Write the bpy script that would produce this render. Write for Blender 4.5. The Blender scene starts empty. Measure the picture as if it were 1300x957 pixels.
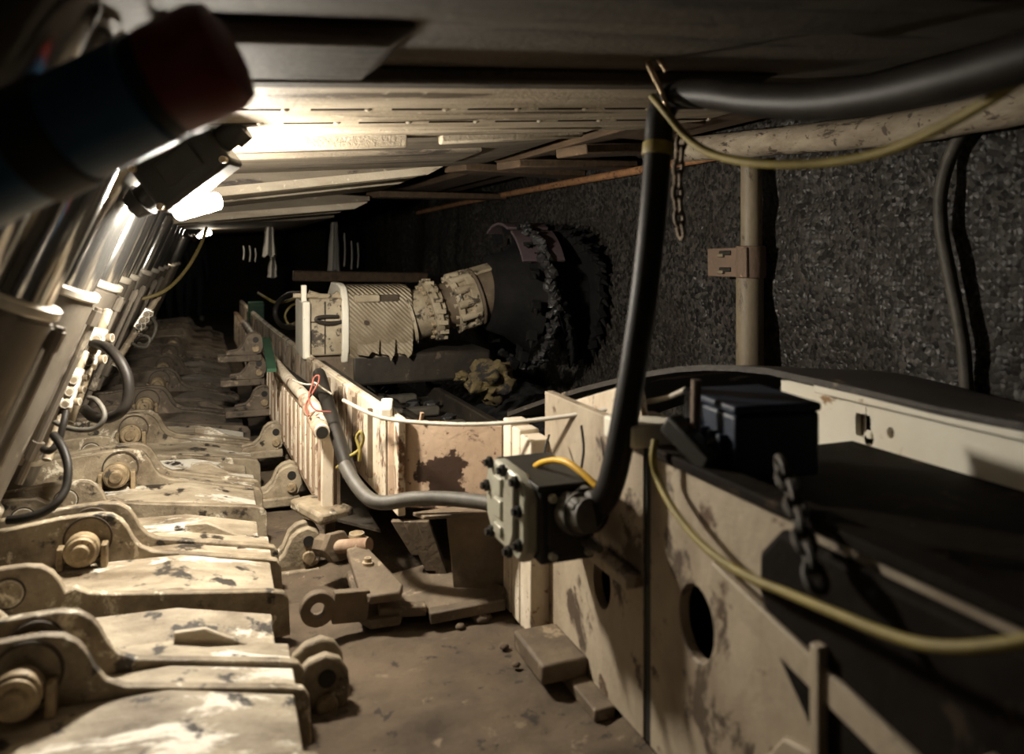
import bpy, bmesh, math, random
from mathutils import Vector, Matrix, noise
random.seed(7)
SC = bpy.context.scene
COL = SC.collection
PI = math.pi
# ---------------------------------------------------------------- place axes
# x = v : across the face (towards the coal), y = u : along the face, z : up.  Camera stands at x=y=0, 1.3 m up.
CX, CY, F, HC = 650.0, 320.0, 1000.0, 1.3
TA = math.atan(0.38)
SN, CS = math.sin(TA), math.cos(TA)
def P(px, py, d):
    X = (px-CX)/F*d
    return Vector((CS*X+SN*d, -SN*X+CS*d, HC-(py-CY)/F*d))
def Pv(px, py, v):
    return P(px, py, v/(CS*(px-CX)/F+SN))
def Pz(px, py, z):
    return P(px, py, (HC-z)*F/(py-CY))
V = Vector
# ---------------------------------------------------------------- mesh builder
def frame(d):
    d = d.normalized()
    a = V((0,0,1)) if abs(d.z) < .9 else V((1,0,0))
    x = d.cross(a).normalized()
    return x, d.cross(x).normalized(), d
def catmull(pts, n=6):
    if len(pts) < 3: return pts
    out = []
    q = [pts[0]*2-pts[1]] + pts + [pts[-1]*2-pts[-2]]
    for i in range(1, len(q)-2):
        a, b, c, d = q[i-1], q[i], q[i+1], q[i+2]
        for k in range(n):
            t = k/n
            out.append(.5*((2*b)+(c-a)*t+(2*a-5*b+4*c-d)*t*t+(3*b-a-3*c+d)*t**3))
    out.append(pts[-1])
    return out
class MB:
    def __init__(s): s.v = []; s.f = []
    def add(s, vs, fs):
        o = len(s.v); s.v += [V(p) for p in vs]; s.f += [tuple(i+o for i in f) for f in fs]; return s
    def box(s, c, sx, sy, sz, rot=None):
        vs = []
        for x in (-1,1):
            for y in (-1,1):
                for z in (-1,1):
                    p = V((x*sx/2, y*sy/2, z*sz/2))
                    vs.append((rot @ p if rot else p)+V(c))
        return s.add(vs, [(0,1,3,2),(4,6,7,5),(0,4,5,1),(2,3,7,6),(0,2,6,4),(1,5,7,3)])
    def bb(s, a, b):
        a, b = V(a), V(b)
        return s.box((a+b)/2, abs(b.x-a.x), abs(b.y-a.y), abs(b.z-a.z))
    def beam(s, p0, p1, w, h, up=(0,0,1)):
        p0, p1, up = V(p0), V(p1), V(up)
        d = (p1-p0).normalized(); x = d.cross(up).normalized(); y = x.cross(d).normalized()
        vs = []
        for p in (p0, p1):
            for a, b in ((-1,-1),(1,-1),(1,1),(-1,1)): vs.append(p+x*a*w/2+y*b*h/2)
        return s.add(vs, [(3,2,1,0),(4,5,6,7),(0,1,5,4),(1,2,6,5),(2,3,7,6),(3,0,4,7)])
    def cyl(s, p0, p1, r0, r1=None, n=20, caps=True):
        return s.rev(p0, p1, [(0, r0), (1, r0 if r1 is None else r1)], n, caps)
    def rev(s, p0, p1, prof, n=24, caps=True):
        p0, p1 = V(p0), V(p1); x, y, d = frame(p1-p0)
        vs = []; fs = []
        for t, r in prof:
            c = p0.lerp(p1, t)
            for k in range(n):
                a = 2*PI*k/n; vs.append(c+x*math.cos(a)*r+y*math.sin(a)*r)
        for i in range(len(prof)-1):
            for k in range(n):
                k2 = (k+1) % n
                fs.append((i*n+k, i*n+k2, (i+1)*n+k2, (i+1)*n+k))
        if caps:
            fs.append(tuple(range(n-1, -1, -1))); m = (len(prof)-1)*n; fs.append(tuple(range(m, m+n)))
        return s.add(vs, fs)
    def tube(s, pts, r, n=10, sm=5, closed=False):
        pts = [V(p) for p in pts]
        rs = r if isinstance(r, (list, tuple)) else None
        if sm > 1 and len(pts) > 2:
            m = len(pts); pts2 = catmull(pts, sm)
            if rs: rs = [rs[min(i//sm, m-1)]*(1-(i % sm)/sm)+rs[min(i//sm+1, m-1)]*((i % sm)/sm) for i in range(len(pts2))]
            pts = pts2
        x = None; vs = []; fs = []
        for i, p in enumerate(pts):
            a = pts[max(i-1,0)]; b = pts[min(i+1, len(pts)-1)]
            if closed: a = pts[i-1]; b = pts[(i+1) % len(pts)]
            d = (b-a).normalized()
            if x is None: x = frame(d)[0]
            x = (x-d*x.dot(d)).normalized(); y = d.cross(x)
            rr = rs[i] if rs else r
            for k in range(n):
                an = 2*PI*k/n; vs.append(p+x*math.cos(an)*rr+y*math.sin(an)*rr)
        L = len(pts)
        for i in range(L if closed else L-1):
            j = (i+1) % L
            for k in range(n):
                k2 = (k+1) % n; fs.append((i*n+k, i*n+k2, j*n+k2, j*n+k))
        if not closed:
            fs.append(tuple(range(n-1,-1,-1))); m = (L-1)*n; fs.append(tuple(range(m, m+n)))
        return s.add(vs, fs)
    def prism(s, pts, ext):
        pts = [V(p) for p in pts]; ext = V(ext); n = len(pts)
        fs = [tuple(range(n-1,-1,-1)), tuple(range(n, 2*n))]
        for k in range(n): fs.append((k, (k+1) % n, (k+1) % n+n, k+n))
        return s.add(pts+[p+ext for p in pts], fs)
    def vz(s, pts, u, th):           # outline in the v-z plane, thickness along u
        return s.prism([(a, u, b) for a, b in pts], (0, th, 0))
    def holed(s, o, ax, ay, th, w, h, holes, n=24):
        """flat plate o + ax*w + ay*h with elliptic / square holes (cx, cy, rx, ry, n); a cell of the plate per hole"""
        o, ax, ay, th = V(o), V(ax).normalized(), V(ay).normalized(), V(th)
        holes = sorted(holes, key=lambda q: q[0])
        xs = [0]+[(holes[i][0]+holes[i+1][0])/2 for i in range(len(holes)-1)]+[w]
        pt = lambda a, b: o+ax*a+ay*b
        for i, hh in enumerate(holes):
            cx, cy, rx, ry = hh[:4]; sq = len(hh) > 4
            x0, x1 = xs[i], xs[i+1]
            ang = [2*PI*k/n+PI/n for k in range(n)] + [math.atan2(b-cy, a-cx) % (2*PI) for a in (x0,x1) for b in (0,h)]
            ang = sorted(set(ang)); m = len(ang); inner = []; outer = []
            for a in ang:
                c, sn = math.cos(a), math.sin(a)
                t = min((x1-cx)/c if c > 1e-9 else 1e9, (x0-cx)/c if c < -1e-9 else 1e9, (h-cy)/sn if sn > 1e-9 else 1e9, (0-cy)/sn if sn < -1e-9 else 1e9)
                outer.append(pt(cx+c*t, cy+sn*t))
                if sq:
                    q = min(rx/abs(c) if abs(c) > 1e-9 else 1e9, ry/abs(sn) if abs(sn) > 1e-9 else 1e9)
                    inner.append(pt(cx+c*q, cy+sn*q))
                else: inner.append(pt(cx+c*rx, cy+sn*ry))
            vs = inner+outer+[p+th for p in inner]+[p+th for p in outer]; fs = []
            for k in range(m):
                j = (k+1) % m
                fs += [(k,j,m+j,m+k), (2*m+k,3*m+k,3*m+j,2*m+j), (k,2*m+k,2*m+j,j)]
                fs.append((m+k,m+j,3*m+j,3*m+k))
            s.add(vs, fs)
        return s
    def lump(s, c, r, sub=2, rough=.35, sq=(1,1,1), seed=0):
        bm = bmesh.new(); bmesh.ops.create_icosphere(bm, subdivisions=sub, radius=1)
        vs = []
        for q in bm.verts:
            k = 1+rough*noise.noise(q.co*1.6+V((seed*3.1, seed*1.7, seed)))+rough*.5*noise.noise(q.co*4+V((seed, seed, 0)))
            vs.append(V((q.co.x*sq[0], q.co.y*sq[1], q.co.z*sq[2]))*k*r+V(c))
        bm.verts.index_update()
        fs = [tuple(x.index for x in f.verts) for f in bm.faces]; bm.free()
        return s.add(vs, fs)
    def build(s, name, m, parent=None, bevel=0, smooth=40, sub=0, label=None):
        off = V((0,0,0)); q = parent
        while q: off += q.location; q = q.parent
        if parent is None:
            lo = V((min(p.x for p in s.v), min(p.y for p in s.v), min(p.z for p in s.v)))
            hi = V((max(p.x for p in s.v), max(p.y for p in s.v), max(p.z for p in s.v)))
            org = V(((lo.x+hi.x)/2, (lo.y+hi.y)/2, lo.z))
        else: org = off
        me = bpy.data.meshes.new(name)
        me.from_pydata([p-org for p in s.v], [], s.f); me.validate(); me.update()
        bm = bmesh.new(); bm.from_mesh(me); bmesh.ops.recalc_face_normals(bm, faces=bm.faces); bm.to_mesh(me); bm.free()
        o = bpy.data.objects.new(name, me); COL.objects.link(o)
        if parent is None: o.location = org
        else: o.parent = parent
        me.materials.append(m)
        if smooth:
            me.polygons.foreach_set('use_smooth', [True]*len(me.polygons)); me.set_sharp_from_angle(angle=math.radians(smooth))
        if bevel:
            b = o.modifiers.new('bevel', 'BEVEL'); b.width = bevel; b.segments = 2; b.limit_method = 'ANGLE'; b.angle_limit = math.radians(40); b.harden_normals = False
        if label: o['label'] = label
        return o
def tag(o, label, cat, group=None, kind=None):
    o['label'] = label; o['category'] = cat
    if group: o['group'] = group
    if kind: o['kind'] = kind
    return o
def thing(name, label, cat, loc, group=None):
    o = bpy.data.objects.new(name, None); COL.objects.link(o); o.location = V(loc); o.empty_display_size = .05
    return tag(o, label, cat, group)
def struct(o, label=None):
    o['kind'] = 'structure'
    if label: o['label'] = label
    return o
# ---------------------------------------------------------------- materials
def nt(name):
    m = bpy.data.materials.new(name); m.use_nodes = True
    t = m.node_tree; return m, t.nodes, t.links, t.nodes['Principled BSDF']
def tex(N, L, kind, scale, co, **kw):
    n = N.new(kind); n.inputs['Scale'].default_value = scale
    for k, v in kw.items(): n.inputs[k.replace('_', ' ')].default_value = v
    L.new(co, n.inputs['Vector']); return n
def ramp(N, L, src, a, b, ca=(0,0,0,1), cb=(1,1,1,1)):
    r = N.new('ShaderNodeValToRGB'); r.color_ramp.elements[0].position = a; r.color_ramp.elements[1].position = b
    r.color_ramp.elements[0].color = ca; r.color_ramp.elements[1].color = cb
    L.new(src, r.inputs['Fac']); return r
def mixc(N, L, fac, a, b):
    m = N.new('ShaderNodeMix'); m.data_type = 'RGBA'
    if hasattr(fac, 'links'): L.new(fac, m.inputs['Factor'])
    else: m.inputs['Factor'].default_value = fac
    for s, q in ((m.inputs['A'], a), (m.inputs['B'], b)):
        if hasattr(q, 'links'): L.new(q, s)
        else: s.default_value = (*q, 1)
    return m.outputs['Result']
def worn(name, c1, c2, c3=None, s1=4, s3=9, thr=.58, rough=.55, rough3=None, metal=0, metal3=0, bump=.3, stretch=(1,1,1), bs=40, c4=None, thr4=.62, s4=30, edge=None, er=.008):
    m, N, L, B = nt(name)
    tc = N.new('ShaderNodeTexCoord'); mp = N.new('ShaderNodeMapping'); mp.inputs['Scale'].default_value = stretch
    L.new(tc.outputs['Object'], mp.inputs['Vector']); co = mp.outputs['Vector']
    n1 = tex(N, L, 'ShaderNodeTexNoise', s1, co, Detail=8, Roughness=.65)
    r1 = ramp(N, L, n1.outputs['Fac'], .35, .65)
    c = mixc(N, L, r1.outputs['Color'], c1, c2)
    B.inputs['Roughness'].default_value = rough; B.inputs['Metallic'].default_value = metal
    if c3:
        n3 = tex(N, L, 'ShaderNodeTexNoise', s3, co, Detail=10, Roughness=.7, Distortion=.4)
        r3 = ramp(N, L, n3.outputs['Fac'], thr, thr+.05)
        c = mixc(N, L, r3.outputs['Color'], c, c3)
        for sock, a, b in (('Roughness', rough, rough if rough3 is None else rough3), ('Metallic', metal, metal3)):
            if a != b:
                mr = N.new('ShaderNodeMapRange'); mr.inputs['To Min'].default_value = a; mr.inputs['To Max'].default_value = b
                L.new(r3.outputs['Color'], mr.inputs['Value']); L.new(mr.outputs['Result'], B.inputs[sock])
    if c4:
        n4 = tex(N, L, 'ShaderNodeTexNoise', s4, tc.outputs['Object'], Detail=6, Roughness=.6)
        r4 = ramp(N, L, n4.outputs['Fac'], thr4, thr4+.06)
        c = mixc(N, L, r4.outputs['Color'], c, c4)
    if edge:
        bv = N.new('ShaderNodeBevel'); bv.samples = 4; bv.inputs['Radius'].default_value = er
        ge = N.new('ShaderNodeNewGeometry'); dt = N.new('ShaderNodeVectorMath'); dt.operation = 'DOT_PRODUCT'
        L.new(bv.outputs['Normal'], dt.inputs[0]); L.new(ge.outputs['Normal'], dt.inputs[1])
        ne = tex(N, L, 'ShaderNodeTexNoise', 18, tc.outputs['Object'], Detail=5)
        sm = N.new('ShaderNodeMath'); sm.operation = 'MULTIPLY_ADD'; sm.inputs[1].default_value = .22
        L.new(ne.outputs['Fac'], sm.inputs[0]); L.new(dt.outputs['Value'], sm.inputs[2])
        re = ramp(N, L, sm.outputs['Value'], .93, 1.06, (1,1,1,1), (0,0,0,1))
        c = mixc(N, L, re.outputs['Color'], c, edge)
    L.new(c, B.inputs['Base Color'])
    if bump:
        nb = tex(N, L, 'ShaderNodeTexNoise', bs, tc.outputs['Object'], Detail=8, Roughness=.65)
        bp = N.new('ShaderNodeBump'); bp.inputs['Strength'].default_value = bump; bp.inputs['Distance'].default_value = .01
        L.new(nb.outputs['Fac'], bp.inputs['Height']); L.new(bp.outputs['Normal'], B.inputs['Normal'])
    return m
M = {}
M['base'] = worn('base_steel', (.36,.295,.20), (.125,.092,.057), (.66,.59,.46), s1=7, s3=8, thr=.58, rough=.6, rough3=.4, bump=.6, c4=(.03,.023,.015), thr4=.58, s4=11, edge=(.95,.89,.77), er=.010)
M['base_shade'] = worn('base_steel_shaded', (.17,.13,.09), (.06,.045,.03), (.26,.20,.14), s1=6, s3=7, thr=.58, rough=.65, bump=.6, c4=(.02,.015,.01), thr4=.6, s4=13, edge=(.34,.28,.2), er=.012)  # darker base steel copy; shade beyond the lamp put into the colour
M['deck'] = worn('deck_steel', (.50,.425,.31), (.16,.12,.075), (.80,.75,.65), s1=7, s3=5.5, thr=.53, rough=.5, rough3=.32, metal3=.2, bump=1.0, c4=(.028,.021,.014), thr4=.56, s4=10, stretch=(.4,1,1), bs=30, edge=(.95,.9,.8), er=.010)
M['pin'] = worn('pin_steel', (.42,.32,.19), (.14,.10,.055), (.05,.04,.03), s1=14, s3=20, thr=.58, rough=.5, metal=.1, bump=.4, edge=(.8,.72,.58), er=.006)
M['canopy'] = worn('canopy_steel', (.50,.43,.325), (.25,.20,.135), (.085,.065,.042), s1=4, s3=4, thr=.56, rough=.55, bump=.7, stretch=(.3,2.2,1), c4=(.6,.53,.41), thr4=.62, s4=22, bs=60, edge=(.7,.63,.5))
M['canopy_dark'] = worn('canopy_steel_dark', (.20,.165,.12), (.095,.075,.05), (.04,.03,.022), s1=3, s3=5, thr=.57, rough=.7, bump=.6, stretch=(.3,2.2,1), c4=(.3,.25,.18), thr4=.64, s4=20)  # darker copy of the canopy steel
M['canopy_dim'] = worn('canopy_steel_dim', (.105,.085,.062), (.05,.04,.028), (.022,.017,.012), s1=3, s3=5, thr=.57, rough=.75, bump=.6, stretch=(.3,2.2,1), c4=(.16,.13,.095), thr4=.64, s4=20)  # darker canopy steel; weak lamp light on the nearest canopy put into colour
M['seam'] = worn('weld_seam', (.04,.03,.02), (.07,.05,.03), rough=.8)
M['chrome'] = worn('chrome', (.72,.70,.66), (.55,.53,.49), (.20,.17,.13), s1=3, s3=8, thr=.64, rough=.16, rough3=.5, metal=.95, metal3=.4, bump=.03, stretch=(1,1,.3))
M['legpaint'] = worn('leg_paint', (.24,.21,.17), (.13,.11,.085), (.36,.31,.24), s1=4, s3=7, thr=.6, rough=.38, metal=.35, bump=.12, stretch=(1,1,.4))
M['collar'] = worn('bright_collar', (.75,.69,.58), (.55,.48,.37), rough=.35, metal=.3, bump=.1)
M['white'] = worn('white_paint_rusty', (.80,.71,.57), (.52,.42,.30), (.12,.065,.035), s1=4, s3=5.5, thr=.56, rough=.5, rough3=.85, bump=.3, c4=(.24,.11,.05), thr4=.60, s4=22, stretch=(1.2,1.2,.55), edge=(.88,.8,.68))
M['rustplate'] = worn('salmon_plate_rust', (.60,.44,.31), (.44,.31,.21), (.06,.03,.018), s1=5, s3=4.2, thr=.56, rough=.5, rough3=.85, bump=.3, c4=(.16,.07,.035), thr4=.62, s4=30)
def patch(m, c, r, col):
    N, L = m.node_tree.nodes, m.node_tree.links; B = N['Principled BSDF']
    tc = N.new('ShaderNodeTexCoord'); d = N.new('ShaderNodeVectorMath'); d.operation = 'DISTANCE'; d.inputs[1].default_value = c
    L.new(tc.outputs['Object'], d.inputs[0])
    n = tex(N, L, 'ShaderNodeTexNoise', 13, tc.outputs['Object'], Detail=7, Roughness=.6)
    a = N.new('ShaderNodeMath'); a.operation = 'DIVIDE'; a.inputs[1].default_value = r; L.new(d.outputs['Value'], a.inputs[0])
    b = N.new('ShaderNodeMath'); b.operation = 'MULTIPLY_ADD'; b.inputs[1].default_value = -.42; L.new(a.outputs['Value'], b.inputs[0]); L.new(n.outputs['Fac'], b.inputs[2])
    rr = ramp(N, L, b.outputs['Value'], .20, .235)
    old = B.inputs['Base Color'].links[0].from_socket
    L.new(mixc(N, L, rr.outputs['Color'], old, col), B.inputs['Base Color'])
patch(M['rustplate'], (-.01,.0,.11), .15, (.05,.026,.016))
M['cleanwhite'] = worn('clean_white_plate', (.86,.82,.70), (.76,.70,.57), (.30,.17,.07), s1=2.5, s3=6, thr=.63, rough=.45, bump=.12, c4=(.18,.13,.08), thr4=.67, s4=24)
M['wallplate'] = worn('drive_frame_paint', (.47,.395,.29), (.28,.22,.155), (.085,.06,.04), s1=4, s3=5, thr=.57, rough=.6, bump=.3, c4=(.1,.06,.035), thr4=.62, s4=12, edge=(.52,.45,.34), stretch=(1,1,.6))
M['rust'] = worn('rusty_bars', (.40,.30,.21), (.20,.11,.06), (.55,.46,.34), s1=10, s3=12, thr=.58, rough=.7, bump=.3, stretch=(1,1,.4))
M['darksteel'] = worn('dark_oily_steel', (.022,.018,.014), (.045,.036,.026), (.10,.075,.05), s1=6, s3=9, thr=.60, rough=.55, metal=.2, bump=.4)
M['drivedark'] = worn('shaded_dusty_drive', (.018,.013,.009), (.007,.0055,.0045), (.05,.036,.024), s1=5, s3=7, thr=.6, rough=.8, bump=.3)  # shade on wall and behind holes put into colour; coal dust on the deck
M['brownsteel'] = worn('mud_brown_steel', (.17,.125,.08), (.085,.062,.04), (.26,.20,.13), s1=6, s3=9, thr=.6, rough=.65, bump=.5)
M['black'] = worn('black_casing', (.02,.019,.017), (.035,.032,.027), rough=.5, bump=.1)
M['rubber'] = worn('black_rubber', (.010,.0085,.007), (.022,.018,.014), s1=8, rough=.5, bump=.12, bs=20)
M['greyhose'] = worn('dusty_grey_hose', (.10,.09,.072), (.055,.048,.038), s1=14, rough=.6, bump=.12)
M['yellow'] = worn('yellow_cable', (.30,.235,.055), (.19,.145,.035), s1=12, rough=.6, bump=.08)
M['ochre'] = worn('ochre_cable', (.15,.115,.04), (.1,.075,.025), rough=.6, bump=.05)
M['brightyellow'] = worn('bright_yellow_cable', (.85,.50,.03), (.65,.36,.02), s1=10, rough=.5, bump=.05)
M['greycable'] = worn('grey_cable', (.46,.41,.33), (.34,.30,.23), s1=12, rough=.5, bump=.05)
M['wire'] = worn('bright_wire', (.60,.46,.30), (.45,.33,.2), s1=20, rough=.35, metal=.7, bump=0)
M['redwire'] = worn('red_string', (.22,.05,.03), (.15,.035,.02), rough=.7, bump=0)
M['wood'] = worn('debarked_pole', (.46,.39,.29), (.26,.21,.15), (.075,.055,.038), s1=6, s3=7, thr=.56, rough=.8, bump=.8, stretch=(2.5,.8,2.5), bs=22, c4=(.12,.09,.065), thr4=.6, s4=26)
M['plank'] = worn('dark_timber', (.12,.075,.04), (.06,.038,.022), (.22,.14,.08), s1=4, s3=6, thr=.62, rough=.8, bump=.5, stretch=(5,.6,5))
M['orangepole'] = worn('orange_bark', (.42,.22,.10), (.28,.13,.055), (.10,.05,.025), s1=14, s3=24, thr=.56, rough=.8, bump=.7, stretch=(1,1,1))
M['post'] = worn('dusty_post', (.26,.21,.14), (.15,.12,.08), (.09,.067,.042), s1=5, s3=14, thr=.58, rough=.55, bump=.2, stretch=(1,1,.4))
M['clamp'] = worn('rust_clamp', (.20,.135,.095), (.14,.095,.065), rough=.7, bump=.4)
M['blue'] = worn('blue_paint', (.03,.11,.22), (.02,.08,.16), (.04,.038,.035), s1=4, s3=9, thr=.66, rough=.4, bump=.08)
M['navy'] = worn('navy_paint', (.006,.017,.042), (.004,.010,.026), (.03,.028,.025), s1=4, s3=9, thr=.62, rough=.5, bump=.1)
M['red'] = worn('red_paint', (.24,.026,.016), (.16,.018,.011), s1=5, rough=.45, bump=.08)
M['boxgrey'] = worn('grey_green_cover', (.36,.35,.28), (.27,.255,.20), (.16,.145,.11), s1=6, s3=16, thr=.64, rough=.42, metal=.15, bump=.08)
M['green'] = worn('green_metal', (.02,.075,.035), (.014,.05,.024), rough=.6)
M['shearer'] = worn('shearer_paint', (.46,.39,.275), (.25,.2,.13), (.06,.045,.03), s1=6, s3=9, thr=.55, rough=.55, bump=.4, c4=(.03,.023,.015), thr4=.58, s4=20, edge=(.66,.58,.45), er=.006)
M['drum'] = worn('drum_steel', (.0035,.003,.003), (.009,.008,.0075), s1=8, rough=.85, bump=.5)
M['maroon'] = worn('maroon_vane', (.085,.06,.063), (.055,.038,.04), rough=.6, bump=.15, s1=3)
M['cloth'] = worn('grey_brattice', (.33,.31,.28), (.2,.19,.17), rough=.9, bump=.2, stretch=(6,6,.5))
M['coverall'] = worn('dark_coverall', (.022,.022,.025), (.035,.033,.034), rough=.85)
M['boot'] = worn('pale_boot', (.30,.27,.23), (.2,.18,.15), rough=.6)
M['skin'] = worn('skin', (.45,.28,.2), (.38,.23,.16), rough=.55, bump=0)
M['hatrock'] = worn('yellow_rock', (.15,.11,.04), (.035,.027,.016), (.012,.010,.008), s1=7, s3=9, thr=.5, rough=.9, bump=.9)  # colour darkened to hold the shadow the rock lies in
def hatch():
    m, N, L, B = nt('hatched_cover'); tc = N.new('ShaderNodeTexCoord')
    mp = N.new('ShaderNodeMapping'); mp.inputs['Rotation'].default_value = (0, PI/4, 0); L.new(tc.outputs['Object'], mp.inputs['Vector'])
    w = tex(N, L, 'ShaderNodeTexWave', 15, mp.outputs['Vector'], Distortion=.6, Detail=2)
    n = tex(N, L, 'ShaderNodeTexNoise', 7, tc.outputs['Object'], Detail=8, Roughness=.65)
    r = ramp(N, L, n.outputs['Fac'], .35, .66)
    c = mixc(N, L, r.outputs['Color'], (.45,.385,.275), (.2,.155,.1))
    rw = ramp(N, L, w.outputs['Fac'], .1, .5)
    c2 = mixc(N, L, rw.outputs['Color'], (.25,.2,.135), c)
    L.new(c2, B.inputs['Base Color']); B.inputs['Roughness'].default_value = .55
    bp = N.new('ShaderNodeBump'); bp.inputs['Strength'].default_value = .7; bp.inputs['Distance'].default_value = .01
    L.new(w.outputs['Fac'], bp.inputs['Height']); L.new(bp.outputs['Normal'], B.inputs['Normal']); return m
M['hatch'] = hatch()
for k_ in ('rubber','drum','black'): M[k_].node_tree.nodes['Principled BSDF'].inputs['Specular IOR Level'].default_value = .22
def coal(name, scale, c0, c1, c2, facet=.75):
    m, N, L, B = nt(name); tc = N.new('ShaderNodeTexCoord'); co = tc.outputs['Object']
    nd = tex(N, L, 'ShaderNodeTexNoise', scale*.6, co, Detail=4)
    ad = N.new('ShaderNodeVectorMath'); ad.operation = 'MULTIPLY_ADD'; ad.inputs[1].default_value = (.02,.02,.02)
    L.new(nd.outputs['Color'], ad.inputs[0]); L.new(co, ad.inputs[2])
    vo = tex(N, L, 'ShaderNodeTexVoronoi', scale, ad.outputs['Vector'])
    big = tex(N, L, 'ShaderNodeTexNoise', 2.2, co, Detail=5)
    sp = N.new('ShaderNodeSeparateColor'); L.new(vo.outputs['Color'], sp.inputs['Color'])
    r = ramp(N, L, sp.outputs['Red'], .2, .97, (*c0,1), (*c1,1))
    rb = ramp(N, L, big.outputs['Fac'], .42, .68)
    c = mixc(N, L, rb.outputs['Color'], r.outputs['Color'], c2)
    c = mixc(N, L, .55, r.outputs['Color'], c)
    L.new(c, B.inputs['Base Color'])
    rr = ramp(N, L, sp.outputs['Green'], .1, .9, (.42,.42,.42,1), (.8,.8,.8,1)); L.new(rr.outputs['Color'], B.inputs['Roughness'])
    ge = N.new('ShaderNodeNewGeometry')
    s1 = N.new('ShaderNodeVectorMath'); s1.operation = 'SUBTRACT'; s1.inputs[1].default_value = (.5,.5,.5); L.new(vo.outputs['Color'], s1.inputs[0])
    s2 = N.new('ShaderNodeVectorMath'); s2.operation = 'MULTIPLY_ADD'; s2.inputs[1].default_value = (facet,)*3
    L.new(s1.outputs['Vector'], s2.inputs[0]); L.new(ge.outputs['Normal'], s2.inputs[2])
    s3 = N.new('ShaderNodeVectorMath'); s3.operation = 'NORMALIZE'; L.new(s2.outputs['Vector'], s3.inputs[0])
    bp = N.new('ShaderNodeBump'); bp.invert = True; bp.inputs['Strength'].default_value = .5; bp.inputs['Distance'].default_value = .01
    L.new(vo.outputs['Distance'], bp.inputs['Height']); L.new(s3.outputs['Vector'], bp.inputs['Normal']); L.new(bp.outputs['Normal'], B.inputs['Normal'])
    return m
M['coal'] = coal('coal_face', 48, (.006,.0052,.0046), (.062,.055,.048), (.02,.015,.011), .5)
M['coalloose'] = coal('loose_coal', 22, (.008,.008,.009), (.04,.038,.037), (.02,.017,.015), .6)
M['rock'] = worn('roof_rock', (.03,.024,.018), (.012,.010,.008), rough=.9, bump=.8, s1=3, bs=14)
M['dirt'] = worn('trodden_dirt', (.125,.09,.057), (.055,.039,.025), (.18,.135,.088), s1=3.5, s3=8, thr=.6, rough=.95, bump=1.0, bs=11, c4=(.035,.026,.018), thr4=.60, s4=17)
def emis(name, col, st):
    m, N, L, B = nt(name); B.inputs['Base Color'].default_value = (0.8,.8,.8,1); B.inputs['Emission Color'].default_value = (*col, 1); B.inputs['Emission Strength'].default_value = st; return m
LAMP = 1500
M['lens'] = emis('lit_lens', (1,.92,.79), LAMP)
M['lens_far'] = emis('lit_lens_far', (1,.88,.70), 150)
for k_ in ('drivedark','coal'): M[k_].node_tree.nodes['Principled BSDF'].inputs['Specular IOR Level'].default_value = .08 if k_ == 'drivedark' else .35
# ---------------------------------------------------------------- setting
def grid(o, a, b, na, nb, amp, sc, nrm, seed=0, hf=None, o3=.25):
    o, a, b, nrm = V(o), V(a), V(b), V(nrm); mb = MB(); vs = []
    for i in range(na+1):
        for j in range(nb+1):
            p = o+a*(i/na)+b*(j/nb)
            h = amp*(noise.noise(p*sc+V((seed,0,0)))+.5*noise.noise(p*sc*3.1+V((0,seed,0)))+o3*noise.noise(p*sc*8))
            if hf: h += hf(p)
            vs.append(p+nrm*h)
    fs = [(i*(nb+1)+j, (i+1)*(nb+1)+j, (i+1)*(nb+1)+j+1, i*(nb+1)+j+1) for i in range(na) for j in range(nb)]
    return mb.add(vs, fs)
UF = 19.0
struct(grid((-2.6,-.6,0), (5.3,0,0), (0,UF+.6,0), 160, 560, .02, 4, (0,0,1)).build('floor', M['dirt'], smooth=180), 'brown trodden dirt floor')
struct(grid((2.5,-.6,-.05), (0,UF+.6,0), (0,0,2.2), 300, 40, .05, 2.2, (-1,0,0), 3, None, 0).build('wall_right', M['coal'], smooth=180), 'rough black coal face')
struct(grid((-2.6,-.6,2.04), (5.3,0,0), (0,UF+.6,0), 40, 130, .03, 2, (0,0,-1), 5).build('ceiling', M['rock'], smooth=180), 'dark rock roof')
struct(grid((-2.6,-.6,-.05), (0,UF+.6,0), (0,0,2.2), 130, 16, .05, 2, (1,0,0), 8).build('wall_left', M['rock'], smooth=180))
struct(grid((-2.6,UF,-.05), (5.3,0,0), (0,0,2.2), 40, 16, .05, 2, (0,-1,0), 9).build('wall_far', M['rock'], smooth=180))
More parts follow.
